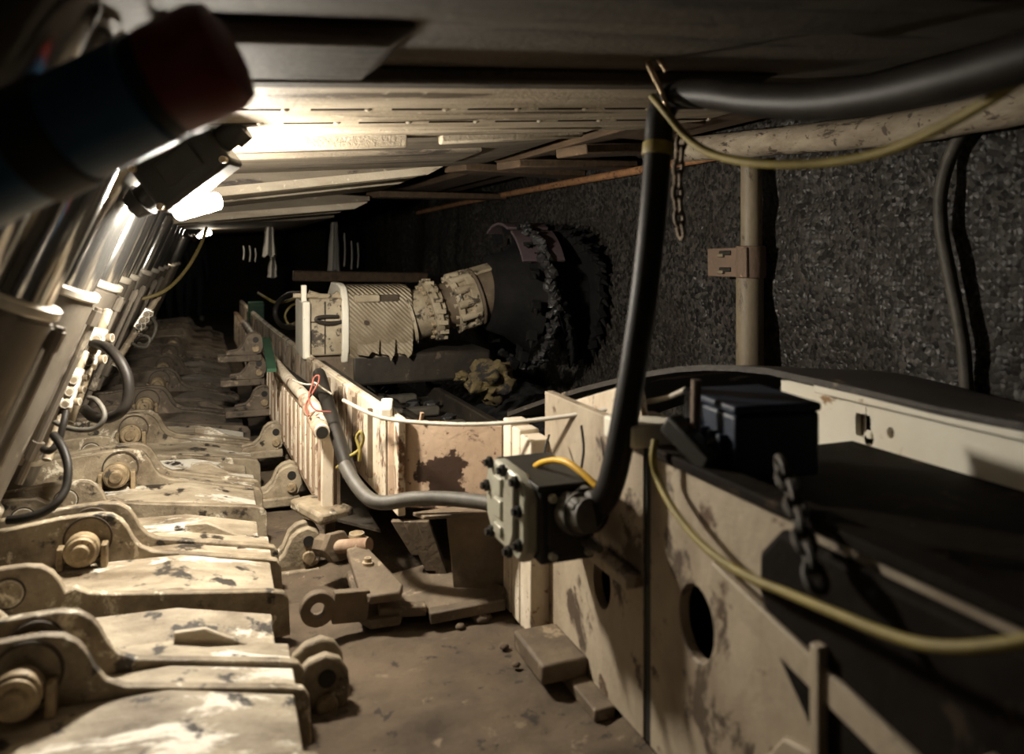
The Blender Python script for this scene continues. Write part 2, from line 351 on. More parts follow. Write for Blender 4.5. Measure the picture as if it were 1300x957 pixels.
# ---------------------------------------------------------------- roof supports
PIN0, PITCH = 1.79, .76
def lugpts(hv, hz, lo, tv, back=-1.25):
    return [(back,.02),(back,hz-.05),(hv-.27,hz-.022),(hv-.12,hz-.003),(hv-.05,hz),(hv,hz),(hv+.04,hz-.008),(hv+.07,hz-.03),(hv+.09,hz-.06),(hv+.105,hz-.095),(hv+.13,lo+.03),(hv+.17,lo+.008),(hv+.23,lo-.004),(tv-.03,.178),(tv+.015,.165),(tv+.03,.14),(tv+.035,.02)]
def pontoon(root, u, detail=1, tv=.2):
    hv = -.36+random.uniform(-.015,.015); tv += random.uniform(-.012,.012); ly = -.21 if u > 2.6 else -.16
    bm_, dm_ = (M['base'], M['deck']) if detail == 1 else (M['base_shade'], M['base_shade'])
    a = MB()
    a.vz(lugpts(hv,.405,.245,tv), u, .034)
    a.vz(lugpts(hv+.01,.40,.242,tv), u+.14, .034)
    a.vz(lugpts(hv-.16,.36,.245,tv), u-.30, .034)
    a.vz([(-1.25,.02),(-1.25,.30),(hv-.40,.325),(hv-.30,.32),(hv-.25,.29),(hv-.20,.235),(hv-.16,.17),(hv-.16,.02)], u-.36, .034)
    bp = a.build('base_pontoon', bm_, root, bevel=.005)
    def dk(nm, u0_, u1_, z0_, z1_, e=tv, back=-.62, drop=0):
        d = MB(); vs = []
        for v_, z_ in ((back,z0_+.015),(-.1,z0_),(e,z1_)):
            for uu, zz_ in ((u0_,.02),(u0_,z_-drop),(u1_,z_),(u1_,.02)): vs.append((v_,uu,zz_))
        fs = [(3,2,1,0),(8,9,10,11)]
        for i in (0,4): fs += [(i+k,i+(k+1)%4,i+4+(k+1)%4,i+4+k) for k in range(4)]
        return d.add(vs, fs).build(nm, dm_, bp, bevel=.005)
    dk('foot_deck', u+.034, u+.14, .222, .158)
    dk('foot_deck', u+.174, u+.275, .226, .162)
    dk('ramp_deck', u+.278, u+.515, .215, .150, tv-.03, drop=.055)
    dk('foot_deck', u-.266, u-.002, .232, .162, tv-.01, drop=.012)
    w = MB(); w.vz([(-.10,.16),(-.10,.252),(-.02,.25),(tv-.10,.178),(tv-.10,.12)], u+.255, .02); w.build('wear_rib', dm_, bp, bevel=.004)
    if detail:
        c = V((hv-.045, u-.05, .305))
        MB().rev(c+V((0,.10,0)), c+V((0,-.045,0)), [(0,.04),(.5,.04),(.5,.054),(.80,.054),(.82,.046),(.9,.046),(.9,.028),(1.0,.026)], 28).build('pin', M['pin'], bp, bevel=.003)
        for s_ in (-1,1): MB().bb((c.x+s_*.056, u-.05, .235), (c.x+s_*.076, u, .315)).build('pin_cradle', M['pin'], bp, bevel=.004)
        MB().rev((c.x+.012,u-.006,.325),(c.x+.012,u+.01,.325),[(0,.070),(0,.076),(1,.076),(1,.070)],32,False).build('bore_rim', M['seam'], bp)
        MB().rev((c.x,u+.034,.322),(c.x,u+.14,.322),[(0,.05),(1,.05)],28).build('pin_roller', M['pin'], bp)
        MB().rev((c.x+.005,u+.125,.325),(c.x+.005,u+.141,.325),[(0,.066),(1,.066)],28).build('bore_rim', M['seam'], bp)
        for vv, uu, zz_ in ((hv-.205,u-.30,.285),(hv-.345,u-.36,.245)):
            MB().rev((vv,uu,zz_),(vv,uu-.005,zz_),[(0,.042),(1,.042)],24).build('cover_disc', M['base'], bp, bevel=.002)
            MB().rev((vv,uu,zz_),(vv,uu-.004,zz_),[(0,.043),(0,.047),(1,.047),(1,.043)],24,False).build('disc_groove', M['seam'], bp)
    return bp
def leg(root, u, fat=1.0, detail=True, top=1.72, lean=.43, v0=-.83, du=0):
    b = V((v0, u, .33)); z = lambda h: b+V((lean*(h-.33), du*(h-.33), h-.33))
    l = MB(); l.rev(z(.30), z(1.17), [(0,.11*fat),(.16,.115*fat),(.16,.10*fat),(.18,.095*fat),(.97,.095*fat),(.97,.09*fat),(1,.09*fat)], 28)
    lo = l.build('leg', M['legpaint'], root)
    MB().rev(z(1.155), z(1.185), [(0,.097*fat),(.2,.103*fat),(.8,.103*fat),(1,.095*fat)], 28).build('collar', M['collar'], lo)
    MB().rev(z(.43), z(.47), [(0,.112*fat),(.2,.118*fat),(.8,.118*fat),(1,.1*fat)], 28).build('foot_ring', M['collar'], lo)
    MB().rev(z(1.18), z(top), [(0,.076*fat),(.93,.076*fat),(.97,.06*fat),(1,.05*fat)], 28).build('piston', M['chrome'], lo)
    if detail:
        s = MB()
        s.tube([z(.5)+V((.13,.03,0)), z(.8)+V((.125,.03,0)), z(1.1)+V((.12,.03,0))], .013, 8)
        s.cyl(z(.58)+V((.13,.03,0)), z(.64)+V((.13,.03,0)), .022, n=8); s.cyl(z(1.04)+V((.12,.03,0)), z(1.09)+V((.12,.03,0)), .02, n=8)
        s.build('side_pipe', M['legpaint'], lo)
    return lo
# canopies: u0, u1, z at v=.08, z at tip, tip v, plus drop at far side
CAN = [(.62,2.03,1.745,1.872,2.02),(2.10,3.14,1.738,1.872,2.05),(3.19,4.63,1.732,1.842,1.60),(4.72,6.12,1.665,1.832,1.36),(6.20,7.66,1.585,1.69,1.16)]
SUP = [('blocky steel roof support nearest the viewer, its dim dark canopy across the picture top', (.83,1.59)),
       ('steel roof support with the canopy underside lit brightest, beside the nearest feet', (1.79,2.55)),
       ('steel roof support standing directly beside the hanging lamp, plain pale canopy', (3.31,4.07)),
       ('steel roof support just beyond the hanging lamp, canopy with a pale double edge', (4.83,5.59)),
       ('steel roof support with the farthest lit canopy, above the start of the dark', (6.35,7.11)),
       ('dim steel roof support, first of those behind the farthest lit canopy', (7.87,8.63)),
       ('very dark steel roof support, last but one towards the far workers', (9.39,10.15)),
       ('darkest steel roof support, the last before the far workers', (10.91,11.67))]
FEET = [(1.22,),(2.10,),(3.02,3.96),(4.81,5.68),(6.55,7.42),(8.30,9.15),(10.0,10.85),(11.7,)]
def canopy(root, k):
    if k < len(CAN): u0, u1, z0, z1, tv = CAN[k]
    else:
        u0 = 7.72+1.52*(k-5); u1 = u0+1.44; z0, z1, tv = 1.56, 1.62, 1.1
    sl = (z1-z0)/(tv-.08); zz = lambda v: z0+sl*(v-.08)
    c = MB(); bk = -1.15
    c.vz([(bk,zz(bk)),(tv-.25,zz(tv-.25)),(tv,z1+.015),(tv,z1+.05),(tv-.5,zz(tv-.5)+.12),(bk,zz(bk)+.13)], u0, u1-u0)
    o = c.build('canopy', M['canopy'] if k == 1 else M['canopy_dim'] if k == 0 else M['canopy_dark'], root, bevel=.008)
    if k == 1:
        random.seed(3)
        for u, ph in ((2.56,.12),(2.84,.06)):
            v = -.35+ph
            while v < tv-.15:
                ln = .17
                MB().box((v+ln/2,u,zz(v+ln/2)-.001), ln,.012,.006, Matrix.Rotation(-math.atan(sl),3,'Y')).build('weld_seam', M['seam'], o)
                if u > 2.5: MB().rev((v+ln+.012,u,zz(v+ln)+.004),(v+ln+.012,u,zz(v+ln)-.007),[(0,.014),(.5,.013),(1,.006)],10).build('plug_weld', M['collar'], o)
                v += .26
        MB().vz([(-.4,zz(-.4)-.008),(.18,zz(.18)-.008),(.18,zz(.18)+.02),(-.4,zz(-.4)+.02)], u1-.11,.11).build('edge_strip', M['canopy'], o, bevel=.01)
        MB().vz([(.19,zz(.19)-.008),(tv-.5,zz(tv-.5)-.008),(tv-.5,zz(tv-.5)+.02),(.19,zz(.19)+.02)], u1-.11,.11).build('edge_strip', M['canopy'], o, bevel=.01)
    if k == 2:
        MB().vz([(-.5,zz(-.5)-.05),(.75,zz(.75)-.045),(.75,zz(.75)+.01),(-.5,zz(-.5)+.01)], u0,.04).build('side_plate', M['canopy'], o, bevel=.005)
        MB().vz([(-.5,zz(-.5)-.03),(tv-.35,zz(tv-.35)-.02),(tv-.35,zz(tv-.35)+.01),(-.5,zz(-.5)+.01)], u0+.5,.55).build('box_girder', M['canopy_dark'], o, bevel=.01)
        MB().vz([(.9,zz(.9)-.035),(tv-.03,zz(tv)-.02),(tv-.03,zz(tv)+.01),(.9,zz(.9)+.01)], u0+.02,.05).build('tip_bar', M['canopy'], o, bevel=.01)
    if k in (3,4):
        for a, b, t in ((0,.07,.05),(.30,.36,.035),(.8,.55,.04)):
            MB().vz([(-.6,zz(-.6)-t),(tv-.12,zz(tv-.12)-t*.8),(tv-.02,zz(tv)),(tv-.02,zz(tv)+.01),(-.6,zz(-.6)+.01)], u0+a, b).build('box_girder', M['canopy'], o, bevel=.008)
    if k == 0:
        MB().vz([(-.1,zz(-.1)-.05),(.33,zz(.33)-.05),(.40,zz(.4)-.0),(-.1,zz(-.1)+.0)], 1.55,.36).build('rib_block', M['canopy_dim'], o, bevel=.02)
        MB().vz([(-.1,zz(-.1)-.045),(tv-.5,zz(tv-.5)-.04),(tv-.4,zz(tv-.4)),(-.1,zz(-.1))], 1.95,.08).build('side_plate', M['canopy_dim'], o, bevel=.01)
        MB().vz([(-.1,zz(-.1)-.03),(tv-.5,zz(tv-.5)-.025),(tv-.4,zz(tv-.4)),(-.1,zz(-.1))], 1.15,.3).build('box_girder', M['canopy_dim'], o, bevel=.02)
    r = MB()
    r.prism([(bk+.02,u0+.02,zz(bk)+.02),(bk-.07,u0+.02,zz(bk)+.06),(-2.15,u0+.02,.45),(-2.05,u0+.02,.40)], (0,u1-u0-.04,0))
    r.build('rear_shield', M['darksteel'], root, bevel=.01)
    return zz
for k, (lab, us) in enumerate(SUP):
    root = thing('roof_support', lab, 'roof support', (-.8,(us[0]+us[1])/2,0), 'powered roof supports along the face')
    zz = canopy(root, k)
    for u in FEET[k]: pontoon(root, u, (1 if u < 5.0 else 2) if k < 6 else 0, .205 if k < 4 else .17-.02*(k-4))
    for i, u in enumerate(us):
        if k >= 0:
            lu = u-.19+(0 if k != 3 else (-.03 if i == 0 else -.28))
            leg(root, lu, fat=1.0 if k < 3 else .72, detail=k < 5, top=zz(-.22)+.03)
# ---------------------------------------------------------------- lamps
def luminaire(lab, c, s, lens, real=True):
    c = V(c); root = thing('mine_lamp', lab, 'lamp', c+V((0,0,.12*s)))
    X = V((CS,-SN,0)); Z = V((0,0,1)); D = V((SN,CS,0))     # box hangs roughly square to the walkway
    ax = (X*.80+Z*.60).normalized(); ay = (Z*.80-X*.60).normalized()
    R = Matrix((ax, D, ay)).transposed()
    hb = MB(); hc = c+V((0,0,.150*s))-X*.0*s-D*.10*s
    hb.box(hc, .34*s,.16*s,.22*s, R)
    ho = hb.build('housing', M['black'], root, bevel=.02*s)
    MB().box(hc-D*.085*s, .16*s,.02*s,.11*s, R).build('cover_plate', M['black'], ho, bevel=.006*s)
    e = MB()
    for a in (-.15,.15):
        for b in (-.09,.09): e.cyl(hc+ax*a*s+ay*b*s-D*.07*s, hc+ax*a*s+ay*b*s-D*.10*s, .014*s, n=10)
    e.build('bolts', M['pin'], ho)
    MB().rev(hc+ax*.16*s, hc+ax*.27*s, [(0,.05*s),(.5,.05*s),(.5,.065*s),(1,.06*s)],16).build('cable_gland', M['black'], ho)
    MB().rev(hc-ax*.16*s, hc-ax*.27*s, [(0,.055*s),(.5,.055*s),(.5,.07*s),(1,.05*s)],16).build('cable_gland', M['black'], ho)
    h = MB(); h.beam(hc+ay*.1*s, hc+ay*.1*s+V((0,0,.16*s)), .04*s,.03*s,(0,1,0)); h.beam(hc+ax*.1*s+ay*.1*s, hc+ax*.1*s+ay*.1*s+V((0,0,.12*s)), .03*s,.03*s,(0,1,0))
    h.build('hanger', M['pin'], root, bevel=.004)
    l = MB(); a0 = c-X*.09*s-Z*.025*s; a1 = c+X*.09*s+Z*.025*s
    l.rev(a0, a1, [(0,.026*s),(.06,.036*s),(.94,.036*s),(1,.026*s)], 16)
    l.build('lens', M[lens], root)
    return root, hc
lc = P(251, 262, 2.82)
luminaire('black boxy lamp with glaring white lens hung under the canopies', lc, .88, 'lens')
luminaire('tiny distant lamp glowing among the farther props', P(259,297,8.6), .8, 'lens_far')
def cable(name, lab, pts, r, m, cat='cable', n=10, group=None):
    o = MB().tube(pts, r, n).build(name, m, smooth=60); return tag(o, lab, cat, group)
cable('power_cable', 'thin black cable crossing the bright prop into the lamp', [P(140,213,3.0),P(158,224,2.95),P(190,222,2.9),P(215,215,2.9),P(250,200,2.95),P(285,186,2.95),P(297,180,3.0),P(302,168,3.1)], .008, M['rubber'])
cable('power_cable', 'brown drooping cable from the prop up to the lamp bottom', [P(120,236,3.0),P(150,250,2.95),P(185,262,2.9),P(205,263,2.95),P(222,255,3.05)], .011, M['rubber'])
cable('signal_cable', 'ochre cable sagging beside the far props', [P(262,290,5.6),P(255,310,5.3),P(238,340,5.1),P(215,365,4.9),P(190,377,4.8),P(160,382,4.75)], .012, M['ochre'])
# ---------------------------------------------------------------- stowed ram at the upper left, chrome rods
A, B_ = P(-70,240,1.15), P(288,66,1.15)
dv = (B_-A); L_ = dv.length
root = thing('hydraulic_ram', 'large blue hydraulic cylinder with red end at upper left', 'hydraulic cylinder', A)
at = lambda t: A+dv*t
rb = .083
MB().rev(at(0), at(.735), [(0,rb*.9),(.02,rb),(.98,rb),(1,rb*.9)],36).build('barrel', M['blue'], root)
MB().rev(at(.30), at(.45), [(0,rb),(.05,rb*1.07),(.95,rb*1.07),(1,rb)],36).build('clamp_band', M['black'], root)
MB().rev(at(.735), at(.79), [(0,rb*.93),(.1,rb*.97),(.9,rb*.97),(1,rb*.9)],36).build('black_neck', M['black'], root)
MB().rev(at(.78), at(1.02), [(0,rb*.95),(.05,rb),(.75,rb),(.93,rb*.9),(1,rb*.6)],36).build('end_cap', M['red'], root, label='dark red end cap')
for lab, a, b in (('upper of two thin chrome rods at top left', (5,118),(150,8)), ('lower of two thin chrome rods at top left', (10,142),(160,42))):
    tag(MB().cyl(P(a[0]-30,a[1]+24,1.5), P(b[0],b[1],1.5), .0095,n=14).build('steel_rod', M['chrome']), lab, 'rod')
# ---------------------------------------------------------------- roof timbers, poles, post on the face
pl = [((1.66,3.55,1.80),(2.46,3.75,1.88),.24,.05,'short dark roof plank laid crosswise past the plain pale canopy tip'),
      ((1.95,3.0,1.90),(1.70,7.6,1.86),.26,.05,'dark brown roof timber running along the canopy tips'),
      ((2.22,2.6,1.93),(2.05,8.2,1.90),.24,.05,'dark brown roof timber running nearest the coal face'),
      ((1.42,4.75,1.83),(2.44,5.15,1.86),.22,.05,'short dark roof plank laid crosswise beyond the double edged canopy tip'),
      ((1.2,6.3,1.76),(2.44,6.75,1.80),.22,.05,'farthest short dark roof plank laid crosswise'),
      ((1.55,4.15,1.79),(2.44,4.4,1.85),.22,.045,'middle short dark roof plank laid crosswise')]
for a, b, w, h, lab in pl:
    tag(MB().beam(a,b,w,h).build('roof_timber', M['plank'], bevel=.008), lab, 'timber', 'roof timbers')
def log(name, lab, pts, r, m, cat='pole'):
    mb = MB(); pts = catmull([V(p) for p in pts], 10)
    rs = [r*(1+.10*noise.noise(p*5)) for p in pts]
    return tag(mb.tube(pts, rs, 16, 1).build(name, m), lab, cat)
log('timber_pole', 'thick pale debarked log along the top of the coal face', [Pv(1420,100,2.34),Pv(1300,132,2.34),Pv(1150,162,2.34),Pv(1000,178,2.34),Pv(868,190,2.34)], .062, M['wood'])
log('thin_pole', 'long thin orange brown pole along the coal face roof', [Pv(1010,178,2.43),Pv(920,196,2.43),Pv(800,218,2.43),Pv(700,236,2.43),Pv(600,255,2.43),Pv(530,270,2.43)], .025, M['orangepole'])
root = thing('steel_post', 'dusty steel post with clamp standing against coal face', 'post', Pv(952,450,2.385))
pt = lambda x, y: Pv(x, y, 2.385)
MB().cyl(pt(954,204), pt(954,345), .050).build('upper_tube', M['post'], root)
MB().cyl(pt(952,335), pt(952,500), .064).build('lower_tube', M['post'], root)
cl = MB(); q = pt(940,332); cl.rev(pt(953,312), pt(953,353), [(0,.066),(.05,.071),(.95,.071),(1,.066)]); 
dx = (pt(960,332)-pt(940,332)).normalized()
cl.beam(pt(911,333)+V((-.05,0,0)), pt(962,333)+V((-.055,0,0)), .022,.14,(0,0,1))
co = cl.build('clamp', M['clamp'], root, bevel=.005)
for y in (321,342):
    c = pt(935,y)+V((-.062,0,0)); MB().beam(c-dx*.045,c+dx*.045,.02,.022).build('bolt', M['black'], co, bevel=.005)
    MB().beam(c-dx*.05+V((-.008,0,-.012)),c-dx*.005+V((-.008,0,-.012)),.02,.018).build('bolt', M['post'], co, bevel=.005)
cable('hanging_hose', 'brown hose hanging down the coal face at right', [Pv(1255,140,2.42),Pv(1232,156,2.42),Pv(1210,190,2.42),Pv(1195,240,2.42),Pv(1195,290,2.42),Pv(1205,345,2.42),Pv(1216,400,2.42),Pv(1224,450,2.42),Pv(1228,510,2.42)], .023, M['greyhose'], 'hose', 14)
# ---------------------------------------------------------------- conveyor guard plates and fence
TOPL = [(.655,2.93),(.60,3.8),(.55,4.7),(.49,6.0),(.43,7.4),(.38,9.0),(.33,11.0)]
def plate(lab, a, b, z0, z1, m, th=.03, bev=.004):
    a, b = V((*a,0)), V((*b,0)); d = (b-a).normalized(); n = V((d.y,-d.x,0))
    root = thing('spill_plate', lab, 'steel plate', (a+b)/2+V((0,0,z0)), 'spill plates along the conveyor')
    a2, b2 = a+d*.006, b-d*.006
    po = MB().prism([a2+V((0,0,z0)),b2+V((0,0,z0)),b2+V((0,0,z1)),a2+V((0,0,z1))], n*th).build('face_plate', m, root, bevel=bev)
    MB().beam(a2+V((0,0,z1))+n*(th*.8), b2+V((0,0,z1))+n*(th*.8), .022,.016).build('top_edge', M['white'], po, bevel=.004)
    k = 3
    for i in range(k):
        p = a2.lerp(b2,(i+.35)/k); MB().bb(p-n*.006+V((-.012,-.012,z0+.05)), p-n*.002+V((.012,.012,z1-.02))).build('seam_strip', M['brownsteel'], po)
    return root
labs = ['blotchy white plate next to the rusty gap plate', 'white spill plate level with the pipe end', 'streaked white spill plate below the shearer end block','pale spill plate beside the middle of the pipe','distant spill plate beside the green box','farthest faint spill plate']
for i in range(6):
    plate(labs[i], TOPL[i], TOPL[i+1], .30, .66, M['white'])
# gap plate facing the viewer
ga, gb = P(492,530,3.03), P(638,545,2.92); ga.z = gb.z = 0
root = thing('gap_plate', 'salmon plate with dark rust patches facing the viewer', 'steel plate', (ga+gb)/2+V((0,0,.33)))
nn = V((SN,CS,0))
gp = MB().prism([ga+V((0,0,.325)),gb+V((0,0,.325)),gb+V((0,0,.655)),ga+V((0,0,.655))], nn*.03).build('face_plate', M['rustplate'], root, bevel=.004)
MB().beam(ga.lerp(gb,.30)+V((0,0,.655)), ga.lerp(gb,.31)+V((0,0,.69)), .012,.02,(0,1,0)).build('pin', M['rust'], gp)
tag(MB().beam(ga+V((.0,.03,.67)), ga+V((.05,.24,.67)),.05,.05).build('bracket', M['cleanwhite'], bevel=.008), 'small white bracket on top of the plate edge', 'bracket')
# fence with upright slats
FL = [(.452,3.36),(.425,4.0),(.395,4.7),(.355,6.2),(.31,8.0),(.27,10.4)]
def fl(u):
    for (v0,u0),(v1,u1) in zip(FL, FL[1:]):
        if u <= u1: return v0+(v1-v0)*(u-u0)/(u1-u0)
    return FL[-1][0]
for j, (ua, ub, lab, step) in enumerate([(3.36,5.0,'cream slatted guard fence nearest, ending at the open pipe',.078),(5.02,7.2,'middle stretch of slatted guard fence along the walkway',.10),(7.22,10.4,'far dim stretch of slatted guard fence along the walkway',.16)]):
    root = thing('guard_fence', lab, 'fence', (fl(ua),ua,.2), 'slatted guard fence beside the walkway')
    for nm, z, h in (('bottom_rail',.215,.03),('top_rail',.545,.025)):
        MB().beam((fl(ua),ua,z),(fl(ub),ub,z),.045,h).build(nm, M['rust'], root, bevel=.004)
    MB().beam((fl(ua)+.045,ua,.375),(fl(ub)+.045,ub,.375),.012,.31).build('back_sheet', M['brownsteel'], root)
    u = ua+.02; i = 0
    while u < ub:
        w = step*(.42 if i % 3 else .55)
        MB().box((fl(u),u,.38),.05,w,.31).build('slat', M['rust' if i % 2 else 'white'], root, bevel=.006); u += step; i += 1
    for k in range(2):
        u = ua+(ub-ua)*(.08+.84*k); MB().bb((fl(u)+.01,u-.02,0),(fl(u)+.05,u+.02,.22)).build('foot', M['brownsteel'], root)
# loose pipe on top of fence
root = thing('steel_pipe', 'rusty white pipe lashed on the fence top, open end', 'pipe', (.44,3.3,.58))
pp = [V((fl(u)-.012,u,.60)) for u in (3.22,3.6,4.0,4.6,5.4,6.4,8.2)]
pp[0] = P(409,549,3.13)
mp_ = MB()
mp_.tube(pp, .030, 18, 6)
pq = mp_.build('tube', M['white'], root)
pq.modifiers.clear()
d0 = (pp[0]-pp[1]).normalized()
MB().cyl(pp[0]-d0*.004, pp[0]+d0*.002, .024, n=18).build('open_bore', M['black'], pq)
for t in (.05,.10,.16,.22,.30,.55,.8):
    p = pp[0].lerp(pp[2], t); dd = (pp[2]-pp[0]).normalized(); MB().rev(p-dd*.016, p+dd*.016, [(0,.030),(.2,.034),(.8,.034),(1,.030)], 18).build('wrapping', M['rust'], pq)
cable('red_string', 'thin red string looped round the pipe', [P(392,528,3.25),P(388,515,3.3),P(396,500,3.32),P(404,486,3.35),P(405,477,3.36),P(399,479,3.36),P(396,490,3.34),P(392,505,3.28),P(400,520,3.2),P(420,523,3.2)], .004, M['redwire'], 'string')
cable('tie_wire', 'thin pale wire from the pipe to the plate', [P(372,482,3.6),P(384,487,3.5),P(395,488,3.45),P(400,486,3.4),P(410,493,3.4),P(421,500,3.4)], .004, M['greycable'], 'wire')
cable('yellow_rope', 'yellow rope loop tied between fence and plate', [P(428,594,3.12),P(440,582,3.08),P(455,572,3.06),P(461,558,3.05),P(458,548,3.05),P(453,556,3.06),P(457,572,3.05),P(456,585,3.05)], .007, M['yellow'], 'rope')
cable('armoured_cable', 'thick dark cable lying in the trough behind the fence', [V((.42,6.0,.50)),V((.47,5.0,.52)),V((.53,4.2,.55)),P(405,475,3.75),P(418,520,3.35),P(432,565,3.15),P(445,605,3.0)], .030, M['rubber'], 'cable', 14)
cable('grey_hose', 'dusty grey hose running under the rusty plate to the junction box', [P(437,590,3.02),P(452,615,2.95),P(470,634,2.88),P(492,638,2.85),P(525,633,2.82),P(570,633,2.78),P(610,637,2.72),P(634,641,2.68)], .026, M['greyhose'], 'hose', 14)
cable('grey_cable', 'long pale grey cable sagging over the plates', [P(436,508,3.15),P(470,525,2.98),P(500,533,2.9),P(560,538,2.8),P(620,538,2.68),P(680,533,2.55),P(740,525,2.42),P(800,514,2.26),P(845,505,2.15),P(872,494,2.08)], .0075, M['greycable'])
# trough floor behind fence
tag(MB().prism([(.47,3.3,.19),(.62,3.1,.19),(.55,5.0,.19),(.36,7.0,.19),(.30,10.4,.19),(.24,10.4,.19)][:2]+[(.60,4.0,.19),(.40,7.0,.19),(.36,7.0,.19)],(0,0,.012)).build('trough_floor', M['darksteel']), 'dark steel floor of the cable trough behind the fence', 'steel plate')
# support bracket under gap plate
root = thing('support_bracket', 'brown welded support bracket below the rusty plate', 'bracket', P(600,765,2.85))
b0 = P(572,652,2.9); b1 = P(636,655,2.85)
f = MB().prism([P(566,652,2.88),P(640,650,2.86),P(640,765,2.86),P(578,768,2.88)], nn*.025).build('web_plate', M['brownsteel'], root, bevel=.004)
MB().prism([P(524,655,2.9),P(538,660,2.76),P(618,655,2.76),P(612,642,2.9)], (0,0,.014)).build('top_shelf', M['brownsteel'], root, bevel=.003)
for x0, x1, y1 in ((540,560,745),(524,540,725),(508,522,705)):
    MB().prism([P(x0-12,662,2.98),P(x0+4,662,2.98),P(x1+14,y1,2.98),P(x1,y1,2.98)], nn*.03).build('gusset', M['brownsteel'], root, bevel=.003)
MB().prism([P(460,745,2.95),P(565,715,3.1),P(642,752,2.82),P(642,768,2.80),P(556,780,2.76),P(480,770,2.8)], (0,0,.02)).build('foot_plate', M['brownsteel'], root, bevel=.005)
# link eye with bolted plates
root = thing('link_plate', 'bolted brown plate pair with a holed link eye on the floor', 'linkage', P(470,790,2.75))
u0 = P(468,775,2.74)
top = [P(440,706,2.96),P(463,700,3.0),P(512,752,2.74),P(508,763,2.70),P(470,768,2.66),P(456,760,2.70)]
MB().prism(top, (0,0,.03)).build('upper_plate', M['brownsteel'], root, bevel=.006)
MB().prism([p-V((0,0,.085)) for p in top], (0,0,.03)).build('lower_plate', M['brownsteel'], root, bevel=.006)
MB().beam(P(480,775,2.72),P(540,772,2.76),.05,.035).build('tie_bar', M['brownsteel'], root, bevel=.005)
MB().beam(P(545,782,2.74),P(640,764,2.80),.05,.04).build('tie_bar', M['brownsteel'], root, bevel=.005)
ax = (P(460,768,2.68)-P(400,773,2.62)).normalized(); up = V((0,0,1)); th = ax.cross(up).normalized()
c_ = P(403,772,2.63); e = MB()
e.rev(c_-th*.018, c_+th*.018, [(0,.024),(0,.058),(1,.058),(1,.024),(0,.024)], 28, False)
e.beam(c_+ax*.05, c_+ax*.17, .034, .105)
eye = e.build('link_eye', M['brownsteel'], root, bevel=.004)
for x, y in ((467,716),(471,730),(478,738),(486,748)):
    p = P(x,y-2,2.86); p.z = P(470,735,2.84).z+.03 if False else p.z
    MB().rev(p-V((0,0,.02)), p+V((0,0,.018)), [(0,.02),(.6,.02),(.6,.013),(1,.012)],12).build('bolt', M['pin'], root)
# relay hooks on the walkway
def hook(px, py, v, s, lab, m='base'):
    c = Pv(px, py, v); root = thing('clevis', lab, 'clevis', V((c.x,c.y,.03)), 'clevises along the conveyor edge')
    z = c.z
    out = [(-.20,-.10),(-.19,-.075),(-.12,-.065),(-.085,-.03),(-.06,.03),(-.03,.055),(.01,.065),(.045,.05),(.065,.015),(.07,-.04),(.05,-.09),(0,-.11)]
    for k, du in enumerate((-.06,.03)):
        MB().vz([(c.x+a*s, z+b*s) for a, b in out], c.y+du*s, .035*s).build('cheek_plate', M[m], root, bevel=.008*s)
    MB().cyl((c.x+.012*s,c.y-.064*s,z+.01*s),(c.x+.012*s,c.y+.068*s,z+.01*s),.022*s,n=16).build('bore', M['black'], root)
    MB().cyl((c.x+.012*s,c.y-.075*s,z-.055*s),(c.x+.012*s,c.y-.03*s,z-.055*s),.026*s,n=16).build('pin', M['pin'], root, bevel=.004)
    MB().bb((c.x-.26*s,c.y-.08*s,z-.15*s),(c.x+.055*s,c.y+.08*s,z-.10*s)).build('base_bar', M[m], root, bevel=.008)
    return c
hook(405,852,.29,1.15,'big blurred clevis at the bottom edge by the nearest foot')
c = hook(386,684,.355,1.0,'clevis with dark eye just left of the jutting rod')
hook(366,602,.36,.95,'clevis below the open pipe end')
hook(347,548,.33,.9,'clevis level with the red string')
hook(333,500,.31,.9,'clevis fourth from the viewer beside the fence', 'base_shade')
hook(326,462,.28,.9,'clevis fifth from the viewer beside the fence', 'base_shade')
hook(322,432,.26,.9,'farthest clevis still lit beside the fence', 'base_shade')
root = thing('coupling_rod', 'short rusty rod with hex nut beside the clevis', 'rod', P(440,690,3.05)-V((0,0,.05)))
MB().cyl(P(408,692,3.1), P(424,694,3.05), .045, n=8).build('collar', M['brownsteel'], root)
MB().cyl(P(424,693,3.06), P(430,694,3.03), .062, n=6).build('hex_nut', M['brownsteel'], root, bevel=.005)
MB().cyl(P(428,694,3.04), P(469,691,2.98), .026, n=16).build('shaft', M['rust'], root)
tag(MB().box(P(408,645,3.35),.16,.28,.05,Matrix.Rotation(.35,3,'Z')).build('floor_block', M['base'], bevel=.015), 'muddy rectangular steel block at the foot of the fence', 'block')
tag(MB().rev(P(453,680,3.15)-V((0,0,.04)),P(453,680,3.15)+V((0,0,.012)),[(0,.05),(.5,.05),(.5,.035),(1,.03)],14).build('bolt_head', M['pin']), 'round bolt head on the floor beside the coupling rod', 'bolt')
# ribs beside junction box
for i, (x, w, yt, lab) in enumerate(((648,26,552,'leftmost upright rib behind the junction box'),(672,26,566,'middle upright rib behind the junction box'),(700,34,560,'widest upright rib behind the junction box'))):
    p = Pv(x, 700, 1.045); ln = .075 if i < 2 else .10
    u = P(x,700,2.83-.07*i).y
    tag(MB().bb((.985-.0*i,u-ln/2,.02),(1.06,u+ln/2,.70-.012*i)).build('rib_plate', M['white'], bevel=.006), lab, 'rib', 'upright ribs beside the rusty plate')
